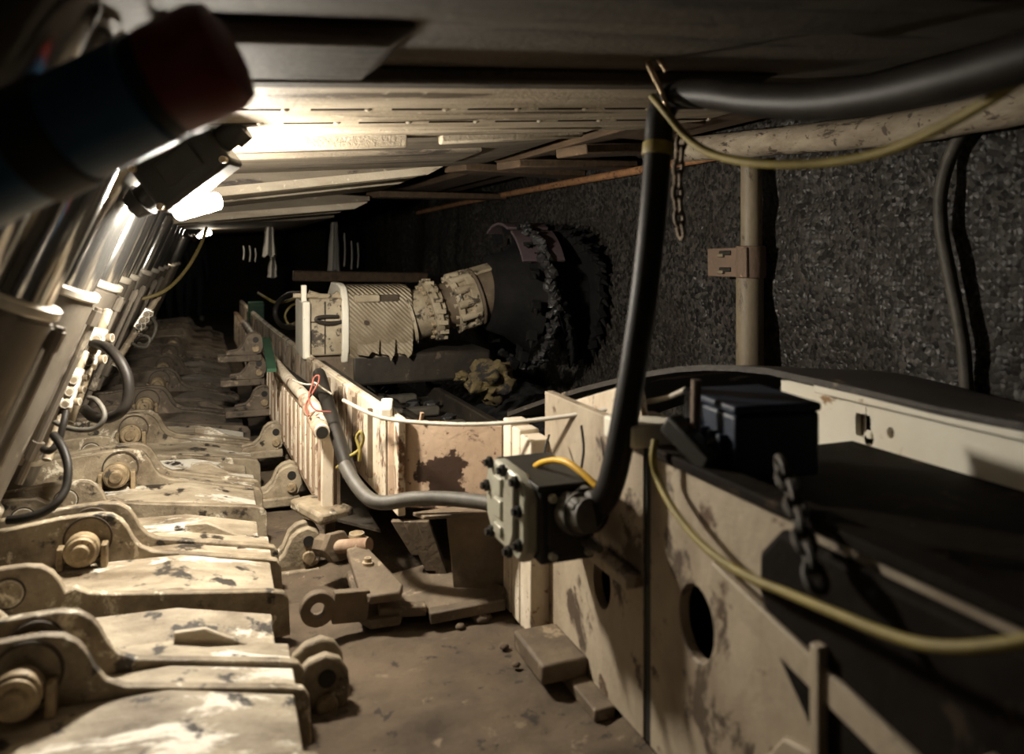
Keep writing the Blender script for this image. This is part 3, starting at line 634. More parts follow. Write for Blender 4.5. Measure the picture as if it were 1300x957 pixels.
# ---------------------------------------------------------------- drive frame (wall with oval holes)
root = thing('face_drive_unit', 'long painted steel frame wall with oval holes in foreground', 'machine frame', (1.07,1.2,0))
o1 = MB().holed((1.05,1.80,.03),(0,1,0),(0,0,1),(.03,0,0),.65,.80,[(2.035-1.80,.317,.055,.076)]).build('side_panel', M['wallplate'], root, bevel=.004)
o2 = MB().holed((1.05,.10,.03),(0,1,0),(0,0,1),(.03,0,0),1.665,.765,[(1.56-.10,.408,.07,.086)]).build('side_panel', M['wallplate'], root, bevel=.004)
MB().bb((1.055,1.76,.03),(1.09,1.81,.80)).build('seam_strip', M['black'], root)
MB().bb((1.0,1.80,.425),(1.05,2.02,.455)).build('cross_bar', M['wallplate'], root, bevel=.004)
MB().bb((1.02,2.1,.40),(1.05,2.16,.47)).build('lug', M['wallplate'], root, bevel=.005)
MB().bb((1.0,1.77,.795),(1.16,1.93,.855)).build('cap_block', M['cleanwhite'], root, bevel=.008)
MB().bb((1.08,.1,.74),(1.70,1.75,.765)).build('inner_deck', M['drivedark'], root, bevel=.004)
MB().bb((1.03,.1,.785),(1.10,1.74,.81)).build('top_flange', M['drivedark'], root, bevel=.005)
MB().beam((1.10,2.45,.62),(1.10,1.86,.80),.02,.30).build('rear_panel', M['white'], root)
g = MB(); g.prism([(1.03,1.33,.02),(1.03,1.30,.28),(1.03,1.24,.36),(1.03,1.15,.38),(1.03,1.02,.33),(1.03,.92,.22),(1.03,.86,.02)], (.02,0,0)); g.build('gusset', M['wallplate'], root, bevel=.006)
for u in (1.12,.78):
    MB().bb((1.0,u-.012,.02),(1.05,u+.012,.60)).build('stiffener', M['wallplate'], root, bevel=.004)
MB().beam((1.02,1.45,.60),(1.02,.78,.47),.02,.06).build('diagonal_rib', M['wallplate'], root, bevel=.004)
MB().bb((.985,1.95,.0),(1.05,2.50,.035)).build('foot_rail', M['brownsteel'], root, bevel=.005)
MB().bb((.90,2.12,.03),(1.05,2.36,.09)).build('foot_block', M['brownsteel'], root, bevel=.01)
g = MB(); g.prism([(1.02,.15,.05),(1.02,.93,.05),(1.02,1.0,.12),(1.02,1.07,.22),(1.02,1.10,.34),(1.02,1.17,.44),(1.02,1.25,.52),(1.02,1.30,.62),(1.02,1.30,.70),(1.02,1.24,.765),(1.02,.15,.765)], (.035,0,0)); gb_ = g.build('shade_panel', M['drivedark'], root, bevel=.015)  # added near-black panel; paints the shade on the right part of the wall
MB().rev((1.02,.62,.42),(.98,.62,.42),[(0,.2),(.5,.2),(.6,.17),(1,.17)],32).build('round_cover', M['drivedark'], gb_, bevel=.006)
MB().bb((1.14,.1,.03),(1.15,2.44,.74)).build('hole_shade_sheet', M['drivedark'], root)  # added near-black sheet; paints the shade seen through the oval holes
# white far-side panel and cover
root = thing('chute_panel', 'bright white chute panel with square and round holes at right', 'machine panel', (1.7,1.3,.62))
wp = MB().holed((1.70,.25,.60),(0,1,0),(0,0,1),(.03,0,0),1.80,.305,
     [(P(1093,545,2.2).y-.25,.215,.028,.032,1),(1.44,.185,.018,.022),(1.365,.215,.012,.015),(1.70,.14,.012,.014)]).build('face_plate', M['cleanwhite'], root, bevel=.003)
MB().bb((1.66,.25,.885),(1.76,1.86,.915)).build('top_flange', M['cleanwhite'], root, bevel=.004)
MB().bb((1.72,.25,.6),(1.75,2.0,.88)).build('backing', M['brownsteel'], root)
cg = MB(); vs = []; nu, nv = 26, 8
for i in range(nu+1):
    u = .2+3.2*i/nu
    for j in range(nv+1):
        v = 1.66+.62*j/nv
        z = .935+.015*math.sin(u*3)
        if u > 2.05: z -= .30*((u-2.05)/1.35)**1.5+.05*(u-2.05)
        z += -.07*(j/nv)**2+.02*noise.noise(V((u*2,v*2,0)))
        vs.append((v-(.28*max(0,u-2.0)),u,z))
n1 = len(vs); vs += [(a,b,c-.02) for a,b,c in vs]
fs = [(i*(nv+1)+j,(i+1)*(nv+1)+j,(i+1)*(nv+1)+j+1,i*(nv+1)+j+1) for i in range(nu) for j in range(nv)]
fs += [tuple(n1+q for q in f[::-1]) for f in fs]
bd = [i*(nv+1) for i in range(nu+1)]
fs += [(bd[i],bd[i]+n1,bd[i+1]+n1,bd[i+1]) for i in range(nu)]+[(bd[i]+nv,bd[i+1]+nv,bd[i+1]+nv+n1,bd[i]+nv+n1) for i in range(nu)]
fs += [(j,j+1,j+1+n1,j+n1) for j in range(nv)]+[(nu*(nv+1)+j,nu*(nv+1)+j+n1,nu*(nv+1)+j+1+n1,nu*(nv+1)+j+1) for j in range(nv)]
M['cover'] = worn('coal_dusted_cover', (.022,.018,.014), (.045,.036,.027), (.42,.33,.22), s1=4, s3=3.4, thr=.575, rough=.55, bump=.3, stretch=(1.5,.6,1))
tag(cg.add(vs, fs).build('drive_cover', M['cover'], smooth=60), 'dark humped cover plate with worn pale patches against the coal', 'cover')
# blue box and red rod
root = thing('valve_box', 'dark blue box on top of the drive frame', 'box', P(955,590,1.9))
bc = P(950,550,1.93)
R = Matrix.Rotation(-.12,3,'Z')
vb = MB().box(bc,.22,.26,.15,R).build('body', M['navy'], root, bevel=.01)
MB().box(bc+V((0,0,.085)),.225,.265,.02,R).build('lid', M['navy'], vb, bevel=.006)
f = MB()
for k in range(5): f.box(bc+R@V((-.118,-.09+.045*k,-.02)),.03,.018,.09,R)
f.build('fins', M['navy'], vb, bevel=.004)
MB().beam(P(900,560,1.83),P(925,605,1.83),.03,.03).build('bracket', M['black'], root)
tag(MB().cyl(P(884,482,1.88),P(881,622,1.86),.012,n=12).build('red_rod', M['clamp']), 'rusty red upright rod in front of the blue box', 'rod')
tag(MB().beam(P(850,535,1.9),P(905,590,1.8),.05,.05).build('clamp_bar', M['black'], bevel=.008), 'black clamp bar at the foot of the red rod', 'bar')
# chains
def chain(lab, pts, r, m, ln):
    pts = catmull([V(p) for p in pts], 12); root = thing('chain', lab, 'chain', pts[-1])
    acc = 0; i = 0; k = 0; last = pts[0]
    d_tot = [0]
    for a, b in zip(pts, pts[1:]): d_tot.append(d_tot[-1]+(b-a).length)
    def atd(d):
        for q in range(len(pts)-1):
            if d <= d_tot[q+1]: return pts[q].lerp(pts[q+1], (d-d_tot[q])/max(1e-6, d_tot[q+1]-d_tot[q]))
        return pts[-1]
    d = 0
    while d+ln < d_tot[-1]:
        a, b = atd(d), atd(d+ln); ax = (b-a).normalized(); x = frame(ax)[0]; y = ax.cross(x); sd = x if k % 2 else y
        mid = (a+b)/2; h = ln*.62; w = ln*.36; ring = []
        for q in range(14):
            t = 2*PI*q/14; ring.append(mid+ax*math.copysign(abs(math.cos(t))**.8, math.cos(t))*h+sd*math.sin(t)*w)
        MB().tube(ring, r, 8, 1, closed=True).build('link', m, root); d += ln*.93; k += 1
chain('rusty chain hanging down over the frame wall', [P(988,585,1.60),P(1000,612,1.54),P(1012,650,1.46),P(1022,690,1.40),P(1035,730,1.34),P(1042,765,1.31)], .008, M['darksteel'], .042)
chain('dusty chain hanging beside the thick hose', [P(866,172,2.3),P(862,200,2.3),P(860,240,2.32),P(862,275,2.32),P(866,305,2.32)], .007, M['brownsteel'], .040)
# junction box : its cover looks across the walkway, its cable sockets towards the viewer
root = thing('junction_box', 'black junction box with grey bolted cover on the ribs', 'electrical box', (.9,2.08,.46))
body = MB().bb((.815,1.93,.465),(.975,2.25,.668)).build('body', M['black'], root, bevel=.008)
MB().bb((.805,1.925,.662),(.98,2.255,.678)).build('lid_rim', M['black'], body, bevel=.004)
oc = [(1.945,.50),(1.99,.455),(2.20,.455),(2.26,.51),(2.27,.61),(2.25,.67),(2.19,.69),(2.02,.688),(1.965,.66),(1.945,.64)]
co = MB().prism([(.775,a,b) for a,b in oc], (.045,0,0)).build('front_cover', M['boxgrey'], root, bevel=.012)
for z0, z1 in ((.60,.652),(.535,.588),(.485,.515)):
    MB().bb((.765,2.11,z0),(.78,2.17,z1)).build('raised_pad', M['boxgrey'], co, bevel=.004)
MB().prism([(.76,1.995,.67),(.76,2.045,.67),(.76,2.075,.635),(.76,2.075,.52),(.76,2.04,.49),(.76,2.02,.49),(.76,1.995,.53)], (.02,0,0)).build('raised_ridge', M['boxgrey'], co, bevel=.006)
for a, b in ((1.975,.51),(1.98,.60),(2.0,.674),(2.10,.68),(2.21,.676),(2.24,.60),(2.20,.475),(2.05,.468)):
    MB().rev((.775,a,b),(.752,a,b),[(0,.017),(.5,.017),(.5,.011),(1,.010)],10).build('bolt', M['black'], co)
MB().prism([(.835,1.932,.48),(.96,1.932,.48),(.96,1.932,.655),(.835,1.932,.655)], (0,-.012,0)).build('socket_plate', M['black'], body, bevel=.004)
for a, b in ((.845,.645),(.845,.492),(.95,.492)): MB().rev((a,1.922,b),(a,1.906,b),[(0,.013),(1,.010)],10).build('bolt', M['boxgrey'], body)
MB().rev((.90,1.925,.60),(.915,1.84,.615),[(0,.052),(.3,.056),(.55,.056),(.57,.046),(1,.044)],24).build('cable_socket', M['greyhose'], body)
for a, b, r in ((.935,.650,.022),(.885,.642,.018),(.875,.635,.017),(.952,.640,.020),(.945,.52,.018)):
    MB().rev((a,1.925,b),(a+.006,1.85,b),[(0,r),(.4,r),(.45,r*.8),(.8,r*.8),(1,r*.6)],16).build('cable_gland', M['greyhose'], body)
h0 = P(744,645,2.13)
MB().rev((.915,1.85,.615), h0, [(0,.040),(.45,.040),(.5,.060),(.8,.060),(.85,.045),(1,.045)],24).build('hose_flange', M['rubber'], body)
cable('bright_yellow_cable', 'short bright yellow cable arched over the junction box', [P(672,598,2.36),P(686,588,2.26),P(704,584,2.2),P(720,587,2.15),P(735,597,2.11),P(748,608,2.08),P(757,617,2.06)], .009, M['brightyellow'])
# thick hose
hp = [(742,646,2.12),(757,643,2.10),(772,622,2.06),(784,580,2.05),(797,510,2.05),(808,440,2.06),(818,370,2.07),(827,290,2.08),(833,220,2.10),(836,180,2.11),(838,150,2.11),(848,128,2.10),(868,119,2.05),(905,119,1.95),(960,126,1.8),(1040,128,1.62),(1120,118,1.46),(1200,100,1.32),(1300,72,1.18),(1420,35,1.05)]
root = thing('thick_hose', 'thick black hose looping down from the wire hook to the junction box', 'hose', P(742,646,2.12))
rr = [.036]*9+[.038]*4+[.040]*7
ho = MB().tube([P(*q) for q in hp], rr, 20, 6).build('hose', M['rubber'], root, smooth=60)
a, b = P(834.5,198,2.105), P(836,182,2.11)
MB().rev(a, b, [(0,.040),(.1,.042),(.9,.042),(1,.040)],20).build('band', M['yellow'], ho)
cable('wire_hook', 'bright wire hook hanging from roof holding the hose', [P(850,150,2.06),P(846,132,2.05),P(840,116,2.06),P(832,100,2.08),P(824,84,2.1),P(823,73,2.1),P(829,68,2.1),P(837,76,2.1),P(846,90,2.1)], .0072, M['wire'], 'hook')
cable('yellow_cable', 'blurred yellow cable swooping right from the wire hook', [P(828,122,2.06),P(845,142,2.02),P(868,170,2.0),P(890,188,1.96),P(920,200,1.9),P(970,208,1.8),P(1050,206,1.68),P(1130,190,1.55),P(1220,148,1.4),P(1300,97,1.27),P(1400,20,1.15)], .0105, M['yellow'])
cable('yellow_cable', 'blurred yellow cable drooping across the frame wall', [P(832,558,1.93),P(829,580,1.92),P(834,605,1.91),P(848,635,1.85),P(872,670,1.76),P(905,703,1.66),P(950,732,1.54),P(1000,753,1.42),P(1060,778,1.28),P(1130,806,1.16),P(1200,822,1.05),P(1300,814,.96),P(1420,780,.90)], .009, M['yellow'])
# small wires on frame top
cable('tie_wire', 'upright thin wire on the panel right of the junction box', [P(738,540,2.3),P(741,570,2.28),P(737,600,2.26)], .004, M['darksteel'], 'wire')
cable('tie_wire', 'small bent wire at the panel top above the junction box', [P(697,552,2.5),P(692,570,2.46),P(690,590,2.42)], .004, M['darksteel'], 'wire')
# ---------------------------------------------------------------- shearer
SU = 5.0
def S(px, py, du=0):   # point on the shearer's axis plane u = SU+du
    a = (px-CX)/F; d = (SU+du)/(CS-SN*a); return P(px, py, d)
root = thing('coal_shearer', 'cream coal cutting machine with black spiral drum', 'mining machine', V((1.2,SU,.6)))
# end block
e = MB(); p0, p1 = S(393,452), S(440,378)
e.bb((p0.x,SU-.02,p0.z),(p1.x,SU+.40,p1.z)); eb = e.build('end_block', M['shearer'], root, bevel=.012)
q0, q1 = S(383,455), S(393,382)
MB().bb((q0.x,SU-.06,q0.z),(q1.x,SU+.40,q1.z)).build('end_plate', M['cleanwhite'], eb, bevel=.012)
q0, q1 = S(383,384), S(390,362); MB().bb((q0.x,SU+.02,q0.z),(q1.x,SU+.06,q1.z)).build('lug', M['cleanwhite'], eb, bevel=.006)
d = MB(); q = S(412,415); d.bb((q.x-.004,SU-.026,p0.z+.01),(q.x+.004,SU-.018,p1.z-.02)); q=S(415,408); d.bb((p0.x,SU-.026,q.z-.004),(p1.x,SU-.018,q.z+.004)); d.build('panel_joint', M['seam'], eb)
t = MB(); t.tube([S(436,408,-.02),S(420,411,-.04),S(404,408,-.05),S(402,404,-.05),S(412,402,-.04),S(430,402,-.03)],.012,8); t.build('lifting_handle', M['darksteel'], eb)
tp = MB()
for a, b, r in (((372,375),(432,376),.016),((392,370),(415,377),.010),((405,380),(428,374),.014),((425,372),(434,380),.02)): tp.cyl(S(*a,.05),S(*b,.05),r,n=10)
tp.build('pipework', M['shearer'], eb)
# motor cover : axis across the face
cz = S(485,410).z; R_ = .225
v0, v1 = S(437,400).x, S(524,400).x
def ringprof(r, n=30, fl=0): return [(SU+.18+r*math.cos(2*PI*k/n)*1.0, cz+r*math.sin(2*PI*k/n)) for k in range(n)]
pr = [(-.17,-.235),(-.205,-.15),(-.215,-.02),(-.20,.10),(-.175,.165),(-.13,.215),(.0,.235),(.25,.235),(.40,.16),(.40,-.235)]
mc = MB().prism([(v0+.02,SU+.18+a,cz+b) for a,b in pr], (v1-v0-.02,0,0)).build('motor_cover', M['hatch'], root, bevel=.01)
pf = [(a*1.10,b*1.05+.005) for a,b in pr]
MB().prism([(v0-.02,SU+.18+a,cz+b) for a,b in pf], (.045,0,0)).build('flange', M['cleanwhite'], mc, bevel=.01)
s0, s1 = S(449,380), S(482,372)
MB().bb((s0.x,SU-.025,cz+.135),(s1.x,SU+.02,cz+.185)).build('hinge_strip', M['shearer'], mc, bevel=.008)
s0, s1 = S(483,380), S(505,372)
MB().bb((s0.x,SU-.018,cz+.14),(s1.x,SU+.02,cz+.18)).build('slot', M['seam'], mc)
MB().cyl((S(464,409).x,SU-.045,S(464,409).z),(S(464,409).x,SU-.02,S(464,409).z),.016,n=14).build('knob', M['seam'], mc)
# torn skirt scallops below
for xa, xb, yb in ((452,480,440),(482,500,452),(503,522,448)):
    a, b = S(xa,428), S(xb,yb)
    MB().prism([(a.x,SU-.05,cz-.12),((a.x+b.x)/2,SU-.055,cz-.13),(b.x,SU-.05,cz-.10),(b.x-.01,SU-.07,cz-.19),((a.x*.4+b.x*.6),SU-.085,b.z-.02),((a.x+b.x)/2,SU-.06,cz-.2),(a.x,SU-.045,cz-.19)], (0,.012,0)).build('skirt_flap', M['hatch'], mc)
ub = MB(); ub.bb((v0+.05,SU-.0,.45),(1.75,SU+.6,cz-.20)); ub.build('chassis', M['darksteel'], root, bevel=.02)
ub = MB(); ub.bb((p0.x,SU+.0,.40),(p1.x+.05,SU+.38,p0.z-.01)); ub.build('slide_shoe', M['brownsteel'], root, bevel=.01)
# arm : tapers up towards the drum, made of bolted rings
a0 = V((v1, SU+.14, cz+.02)); a1 = V((S(640,368,.05).x, SU+.14, S(640,368,.05).z))
T = lambda t: a0.lerp(a1, t)
MB().rev(T(-.02), T(.22), [(0,.19),(.1,.20),(.12,.17),(1,.16)],30).build('arm_neck', M['shearer'], root)
g1 = MB().rev(T(.20), T(.34), [(0,.13),(.05,.20),(.6,.205),(.65,.18),(1,.18)],36).build('gear_ring', M['shearer'], root, bevel=.006)
b = MB(); ax_ = (a1-a0).normalized(); fx, fy, _ = frame(ax_)
for k in range(14):
    an = 2*PI*k/14; c = T(.20)+fx*math.cos(an)*.17+fy*math.sin(an)*.17; b.cyl(c, c-ax_*.025, .016, n=8)
b.build('bolts', M['pin'], g1)
for k in range(16):
    an = 2*PI*k/16; c = T(.27)+fx*math.cos(an)*.20+fy*math.sin(an)*.20; MB().box(c,.06,.03,.03).build('lug', M['shearer'], g1, bevel=.004)
MB().rev(T(.33), T(.46), [(0,.165),(.5,.15),(1,.165)],30).build('spacer', M['brownsteel'], root)
g2 = MB().rev(T(.45), T(.70), [(0,.12),(.04,.175),(.25,.195),(.3,.17),(.62,.17),(.66,.20),(1,.20)],36).build('gear_ring', M['shearer'], root, bevel=.006)
b = MB()
for k in range(12):
    an = 2*PI*k/12; c = T(.57)+fx*math.cos(an)*.18+fy*math.sin(an)*.18; b.cyl(c-ax_*.07,c+ax_*.07,.028, n=10)
    c = T(.47)+fx*math.cos(an)*.15+fy*math.sin(an)*.15; b.cyl(c,c-ax_*.03,.017,n=8)
b.build('bolts', M['shearer'], g2)
g3 = MB().rev(T(.70), T(1.02), [(0,.20),(.1,.205),(.1,.18),(.75,.18),(.78,.215),(.95,.215),(1,.20)],36).build('gear_housing', M['brownsteel'], root, bevel=.006)
for k, an in enumerate((2.6,3.4,4.2,5.0,1.8)):
    c = T(.84)+fx*math.cos(an)*.185+fy*math.sin(an)*.185
    n_ = (fx*math.cos(an)+fy*math.sin(an)); t_ = ax_.cross(n_)
    R = Matrix((ax_, t_, n_)).transposed(); MB().box(c,.16,.115,.02,R).build('inspection_plate', M['shearer'], g3, bevel=.005)
for k in range(20):
    an = 2*PI*k/20; c = T(.97)+fx*math.cos(an)*.205+fy*math.sin(an)*.205; MB().box(c,.035,.03,.03).build('lug', M['shearer'], g3, bevel=.004)
# drum
dc = V((1.98, SU+.12, 1.0)); dax = V((1,0,0))
DR = .50
dr = MB().rev((1.76,dc.y,1.02),(2.45,dc.y,1.0),[(0,.24),(.02,.26),(.2,.30),(.42,.40),(.44,.30),(1,.30)],40).build('drum_barrel', M['drum'], root)
def vane(ph, m, r0, r1, v0_, v1_, sweep, nm, pick=True):
    n = 26; vs = []; fs = []; tips = []
    for i in range(n+1):
        t = i/n; an = ph+sweep*t; v = v0_+(v1_-v0_)*t
        for r, dv_ in ((r0,-.02),(r1,-.02),(r1,.03),(r0,.03)):
            vs.append(V((v+dv_, dc.y+math.cos(an)*r, dc.z+math.sin(an)*r)))
        if i % 2 == 0: tips.append((V((v,dc.y+math.cos(an)*r1,dc.z+math.sin(an)*r1)), an))
    for i in range(n):
        for k in range(4): fs.append((i*4+k, i*4+(k+1)%4, (i+1)*4+(k+1)%4, (i+1)*4+k))
    fs += [(3,2,1,0),(n*4,n*4+1,n*4+2,n*4+3)]
    vo = MB().add(vs, fs).build(nm, m, dr, bevel=.004)
    if pick:
        for p, an in tips:
            o_ = V((0,math.cos(an),math.sin(an))); tg = V((0,-math.sin(an),math.cos(an)))
            pk = MB(); pk.beam(p-o_*.03-tg*.02, p+o_*.02+tg*.02, .05,.055,(1,0,0)); pk.cyl(p+o_*.01+tg*.01, p+o_*.06+tg*.06, .02,.006,8)
            pk.build('pick', M['drum'], dr, bevel=.004)
for k in range(3):
    vane(k*2*PI/3+.4, M['drum'], .27, DR-.04, 1.98, 2.42, 2.3, 'spiral_vane')
# cutting rim near the coal with picks
def rim(v, r0, r1, nm, m, n=28, a0_=0, a1_=2*PI):
    vs = []; fs = []
    k_ = 40
    for i in range(k_+1):
        an = a0_+(a1_-a0_)*i/k_
        for r, dv_ in ((r0,-.02),(r1,-.02),(r1,.02),(r0,.02)): vs.append(V((v+dv_, dc.y+math.cos(an)*r, dc.z+math.sin(an)*r)))
    for i in range(k_):
        for q in range(4): fs.append((i*4+q,i*4+(q+1)%4,(i+1)*4+(q+1)%4,(i+1)*4+q))
    fs += [(3,2,1,0),(k_*4,k_*4+1,k_*4+2,k_*4+3)]
    return MB().add(vs, fs).build(nm, m, dr, bevel=.004)
rim(2.42,.28,.43,'end_ring',M['drum'])
for i in range(22):
    an = 2*PI*i/22; o_ = V((.25,math.cos(an),math.sin(an))).normalized(); tg = V((0,-math.sin(an),math.cos(an)))
    p = V((2.42,dc.y+math.cos(an)*.43,dc.z+math.sin(an)*.43)); pk = MB(); pk.beam(p-o_*.03-tg*.02,p+o_*.025+tg*.02,.055,.06,(1,0,0)); pk.cyl(p+o_*.01+tg*.01,p+o_*.07+tg*.06,.022,.006,8); pk.build('pick', M['drum'], dr, bevel=.004)
def shell(v0_, v1_, r, d0, d1, m):
    n = 20; vs = []
    for i in range(n+1):
        an = math.radians(d0+(d1-d0)*i/n); c, q = math.cos(an), math.sin(an)
        for rr_, vv in ((r,v0_),(r,v1_),(r-.02,v1_),(r-.02,v0_)): vs.append(V((vv,dc.y+c*rr_,dc.z+q*rr_)))
    fs = [(i*4+q, i*4+(q+1)%4, (i+1)*4+(q+1)%4, (i+1)*4+q) for i in range(n) for q in range(4)]+[(3,2,1,0),(n*4,n*4+1,n*4+2,n*4+3)]
    MB().add(vs, fs).build('cowl_plate', m, dr, bevel=.004)
shell(1.84,2.14,.505,62,112,M['maroon']); shell(1.86,2.16,.49,114,150,M['maroon'])
rm = MB()
for i in range(110):
    t = i/110; an = math.radians(112+190*t); r_ = .515-.03*t+.02*noise.noise(V((an*5,0,0)))
    rm.lump((1.95+.10*math.sin(t*PI)+random.uniform(-.03,.03),dc.y+math.cos(an)*r_,dc.z+math.sin(an)*r_),random.uniform(.020,.040),1,.5,(1,1,1),i)
rm = rm.build('near_rim', M['coalloose'], dr, smooth=20); rm['kind'] = 'stuff'
for i in range(14):
    an = 2*PI*i/14+.1; o_ = V((-.3,math.cos(an),math.sin(an))).normalized(); tg = V((0,-math.sin(an),math.cos(an)))
    p = V((1.93,dc.y+math.cos(an)*.47,dc.z+math.sin(an)*.47)); pk = MB(); pk.beam(p-o_*.03-tg*.02,p+o_*.025+tg*.02,.055,.06,(1,0,0)); pk.cyl(p+o_*.01+tg*.01,p+o_*.06+tg*.05,.022,.006,8); pk.build('pick', M['drum'], dr, bevel=.004)
# ---------------------------------------------------------------- conveyor pan, chain flights, coal, rock
root = thing('conveyor_pan', 'dark steel conveyor trough running behind the spill plates', 'conveyor', (1.2,4.5,.2))
MB().prism([(.69,3.0,.27),(1.55,3.0,.27),(1.45,9.5,.27),(.45,9.5,.27)], (0,0,.03)).build('deck_plate', M['darksteel'], root)
MB().beam((1.45,2.6,.33),(1.35,9.5,.33),.05,.12).build('side_rail', M['darksteel'], root, bevel=.01)
MB().beam((.74,3.02,.60),(.55,6.5,.60),.05,.05).build('side_rail', M['darksteel'], root, bevel=.01)
MB().beam((1.16,2.9,.34),(.98,6.5,.34),.045,.05).build('chain_strand', M['darksteel'], root, bevel=.01)
for k in range(6):
    u = 3.25+.45*k; MB().beam((.76-.03*k,u,.335),(1.38-.03*k,u+.06,.335),.07,.06).build('flight_bar', M['greyhose'], root, bevel=.015)
cl = MB(); random.seed(11)
for i in range(150):
    u = random.uniform(3.0,7.5); v = random.uniform(.76,1.40)-.04*(u-3); r = random.uniform(.015,.05)
    cl.lump((v,u,.30+r*.6), r, 1, .5, (1.2,1,.8), i)
tag(cl.build('coal_spill', M['coalloose'], smooth=20), 'loose black coal lying in the conveyor trough', 'coal', kind='stuff')
hf = lambda p: .40*math.exp(-((p.x-2.2)/.45)**2)*(.7+.3*noise.noise(V((p.y*1.5,0,0))))
tag(grid((1.48,2.4,.0),(.94,0,0),(0,8,0),40,200,.05,5,(0,0,1),12,hf).build('coal_heap', M['coalloose'], smooth=180), 'heap of broken black coal at the foot of the coal face', 'coal', kind='stuff')
rk = P(622,483,4.75)
tag(MB().lump(rk, .14, 4, .55, (1.0,1.0,.85), 5).build('yellow_rock', M['hatrock'], smooth=60), 'yellowish muddy boulder lit below the cutting drum', 'rock')
tag(MB().lump(P(588,478,4.9), .05, 3, .5, (1,1,.7), 9).build('yellow_rock', M['hatrock'], smooth=60), 'small yellowish lump left of the muddy boulder', 'rock')
# stones on the floor near the ribs
for i, (x, y, r, lab) in enumerate(((612,782,.03,'round stone on the dirt below the support bracket'),(585,790,.014,'tiny stone left of the round stone'),(640,815,.014,'tiny stone right of the round stone'),(655,838,.012,'tiny stone low on the dirt near the foot rail'))):
    p = Pz(x,y,.02); p.z = r*.5; tag(MB().lump(p, r, 2, .3, (1.2,1,.7), i+20).build('stone', M['dirt'], smooth=60), lab, 'stone', 'stones on the dirt floor')
# ---------------------------------------------------------------- hoses and fittings at the prop feet
HO = [('thick black hose loop in front of the third prop', [(118,436,3.3),(135,441,3.05),(150,455,2.98),(162,480,2.95),(162,508,2.93),(152,524,2.92),(135,531,2.95),(118,529,3.05),(108,520,3.15)], .020, M['rubber']),
      ('thin grey hose loop left of the thick black loop', [(113,505,2.95),(122,508,2.88),(131,520,2.85),(132,532,2.83),(122,543,2.82),(105,546,2.82),(85,543,2.84),(70,536,2.88)], .0095, M['greyhose']),
      ('short black hose hanging below the near prop ring', [(84,522,2.75),(80,540,2.72),(74,560,2.7),(64,572,2.68),(55,570,2.7)], .012, M['rubber']),
      ('long black hose curving down to the nearest feet', [(68,552,2.66),(78,566,2.62),(86,590,2.58),(84,618,2.54),(72,638,2.5),(55,650,2.48),(30,658,2.46),(10,660,2.46)], .014, M['rubber']),
      ('thin grey hose loop by the far valve block', [(190,400,4.9),(198,412,4.8),(194,428,4.75),(184,438,4.75),(176,436,4.8)], .010, M['greyhose']),
      ('small hose loop under the far valve block', [(172,432,4.6),(182,426,4.5),(190,430,4.48),(186,440,4.48),(176,440,4.5),(168,436,4.55)], .009, M['greyhose'])]
for lab, pts, r, m in HO: cable('hydraulic_hose', lab, [P(*q) for q in pts], r, m, 'hose', 12, 'hydraulic hoses at the prop feet')
def valve(lab, a, b, s):
    root = thing('valve_block', lab, 'valve', P(*b), 'valve blocks beside the props')
    a, b = P(*a), P(*b); d = (a-b).normalized(); x = frame(d)[0]
    MB().beam(b, a, .06*s,.06*s,(0,1,0)).build('body', M['collar'], root, bevel=.006)
    for k in range(3):
        c = b.lerp(a,.2+.3*k); MB().cyl(c-x*.05*s, c+x*.06*s, .018*s, n=12).build('fitting', M['base'], root)
        MB().cyl(c+V((0,-.03*s,0)), c+V((0,-.07*s,0)), .02*s, n=8).build('nut', M['base'], root)
    MB().cyl(a, a+d*.1*s, .02*s, n=12).build('stub', M['base'], root)
    MB().cyl(b, b-d*.25*s, .022*s, n=12).build('stub', M['base'], root)
valve('pale valve block with fittings beside the second prop', (128,420,3.35), (112,465,3.25), 1.0)
valve('pale valve block with fittings beside the far props', (190,393,4.9), (174,418,4.85), 1.0)
valve('low valve block at the foot of the second prop', (100,470,3.1), (82,520,3.0), .8)
# ---------------------------------------------------------------- far end
root = thing('equipment_box', 'small green metal box far along the fence', 'box', (.33,9.3,.2))
gc = P(325,396,8.6)
g = MB().box(gc,.16,.25,.22).build('body', M['green'], root, bevel=.01)
for k in range(3): MB().box(gc+V((0,-.13,-.07+.07*k)),.15,.02,.03).build('rib', M['green'], g, bevel=.004)
cable('yellow_hose', 'yellow hose sagging behind the green box towards the shearer', [P(328,372,6.6),P(338,378,6.3),P(350,384,6.1),P(365,382,5.9),P(384,374,5.5)], .012, M['yellow'], 'hose')
cable('dark_hose', 'dark hose loop left of the shearer end block', [P(384,372,5.4),P(366,374,5.7),P(352,386,5.8),P(350,402,5.8),P(360,414,5.7),P(384,414,5.4)], .020, M['rubber'], 'hose')
cable('ochre_hose', 'thin ochre hose loop inside the dark hose loop', [P(384,384,5.4),P(370,388,5.6),P(362,400,5.6),P(368,412,5.6),P(384,404,5.4)], .009, M['ochre'], 'hose')
tag(MB().beam(P(345,470,4.3),P(338,430,5.2),.05,.02).build('green_plate', M['green']), 'narrow green strip lying in the cable trough', 'plate')
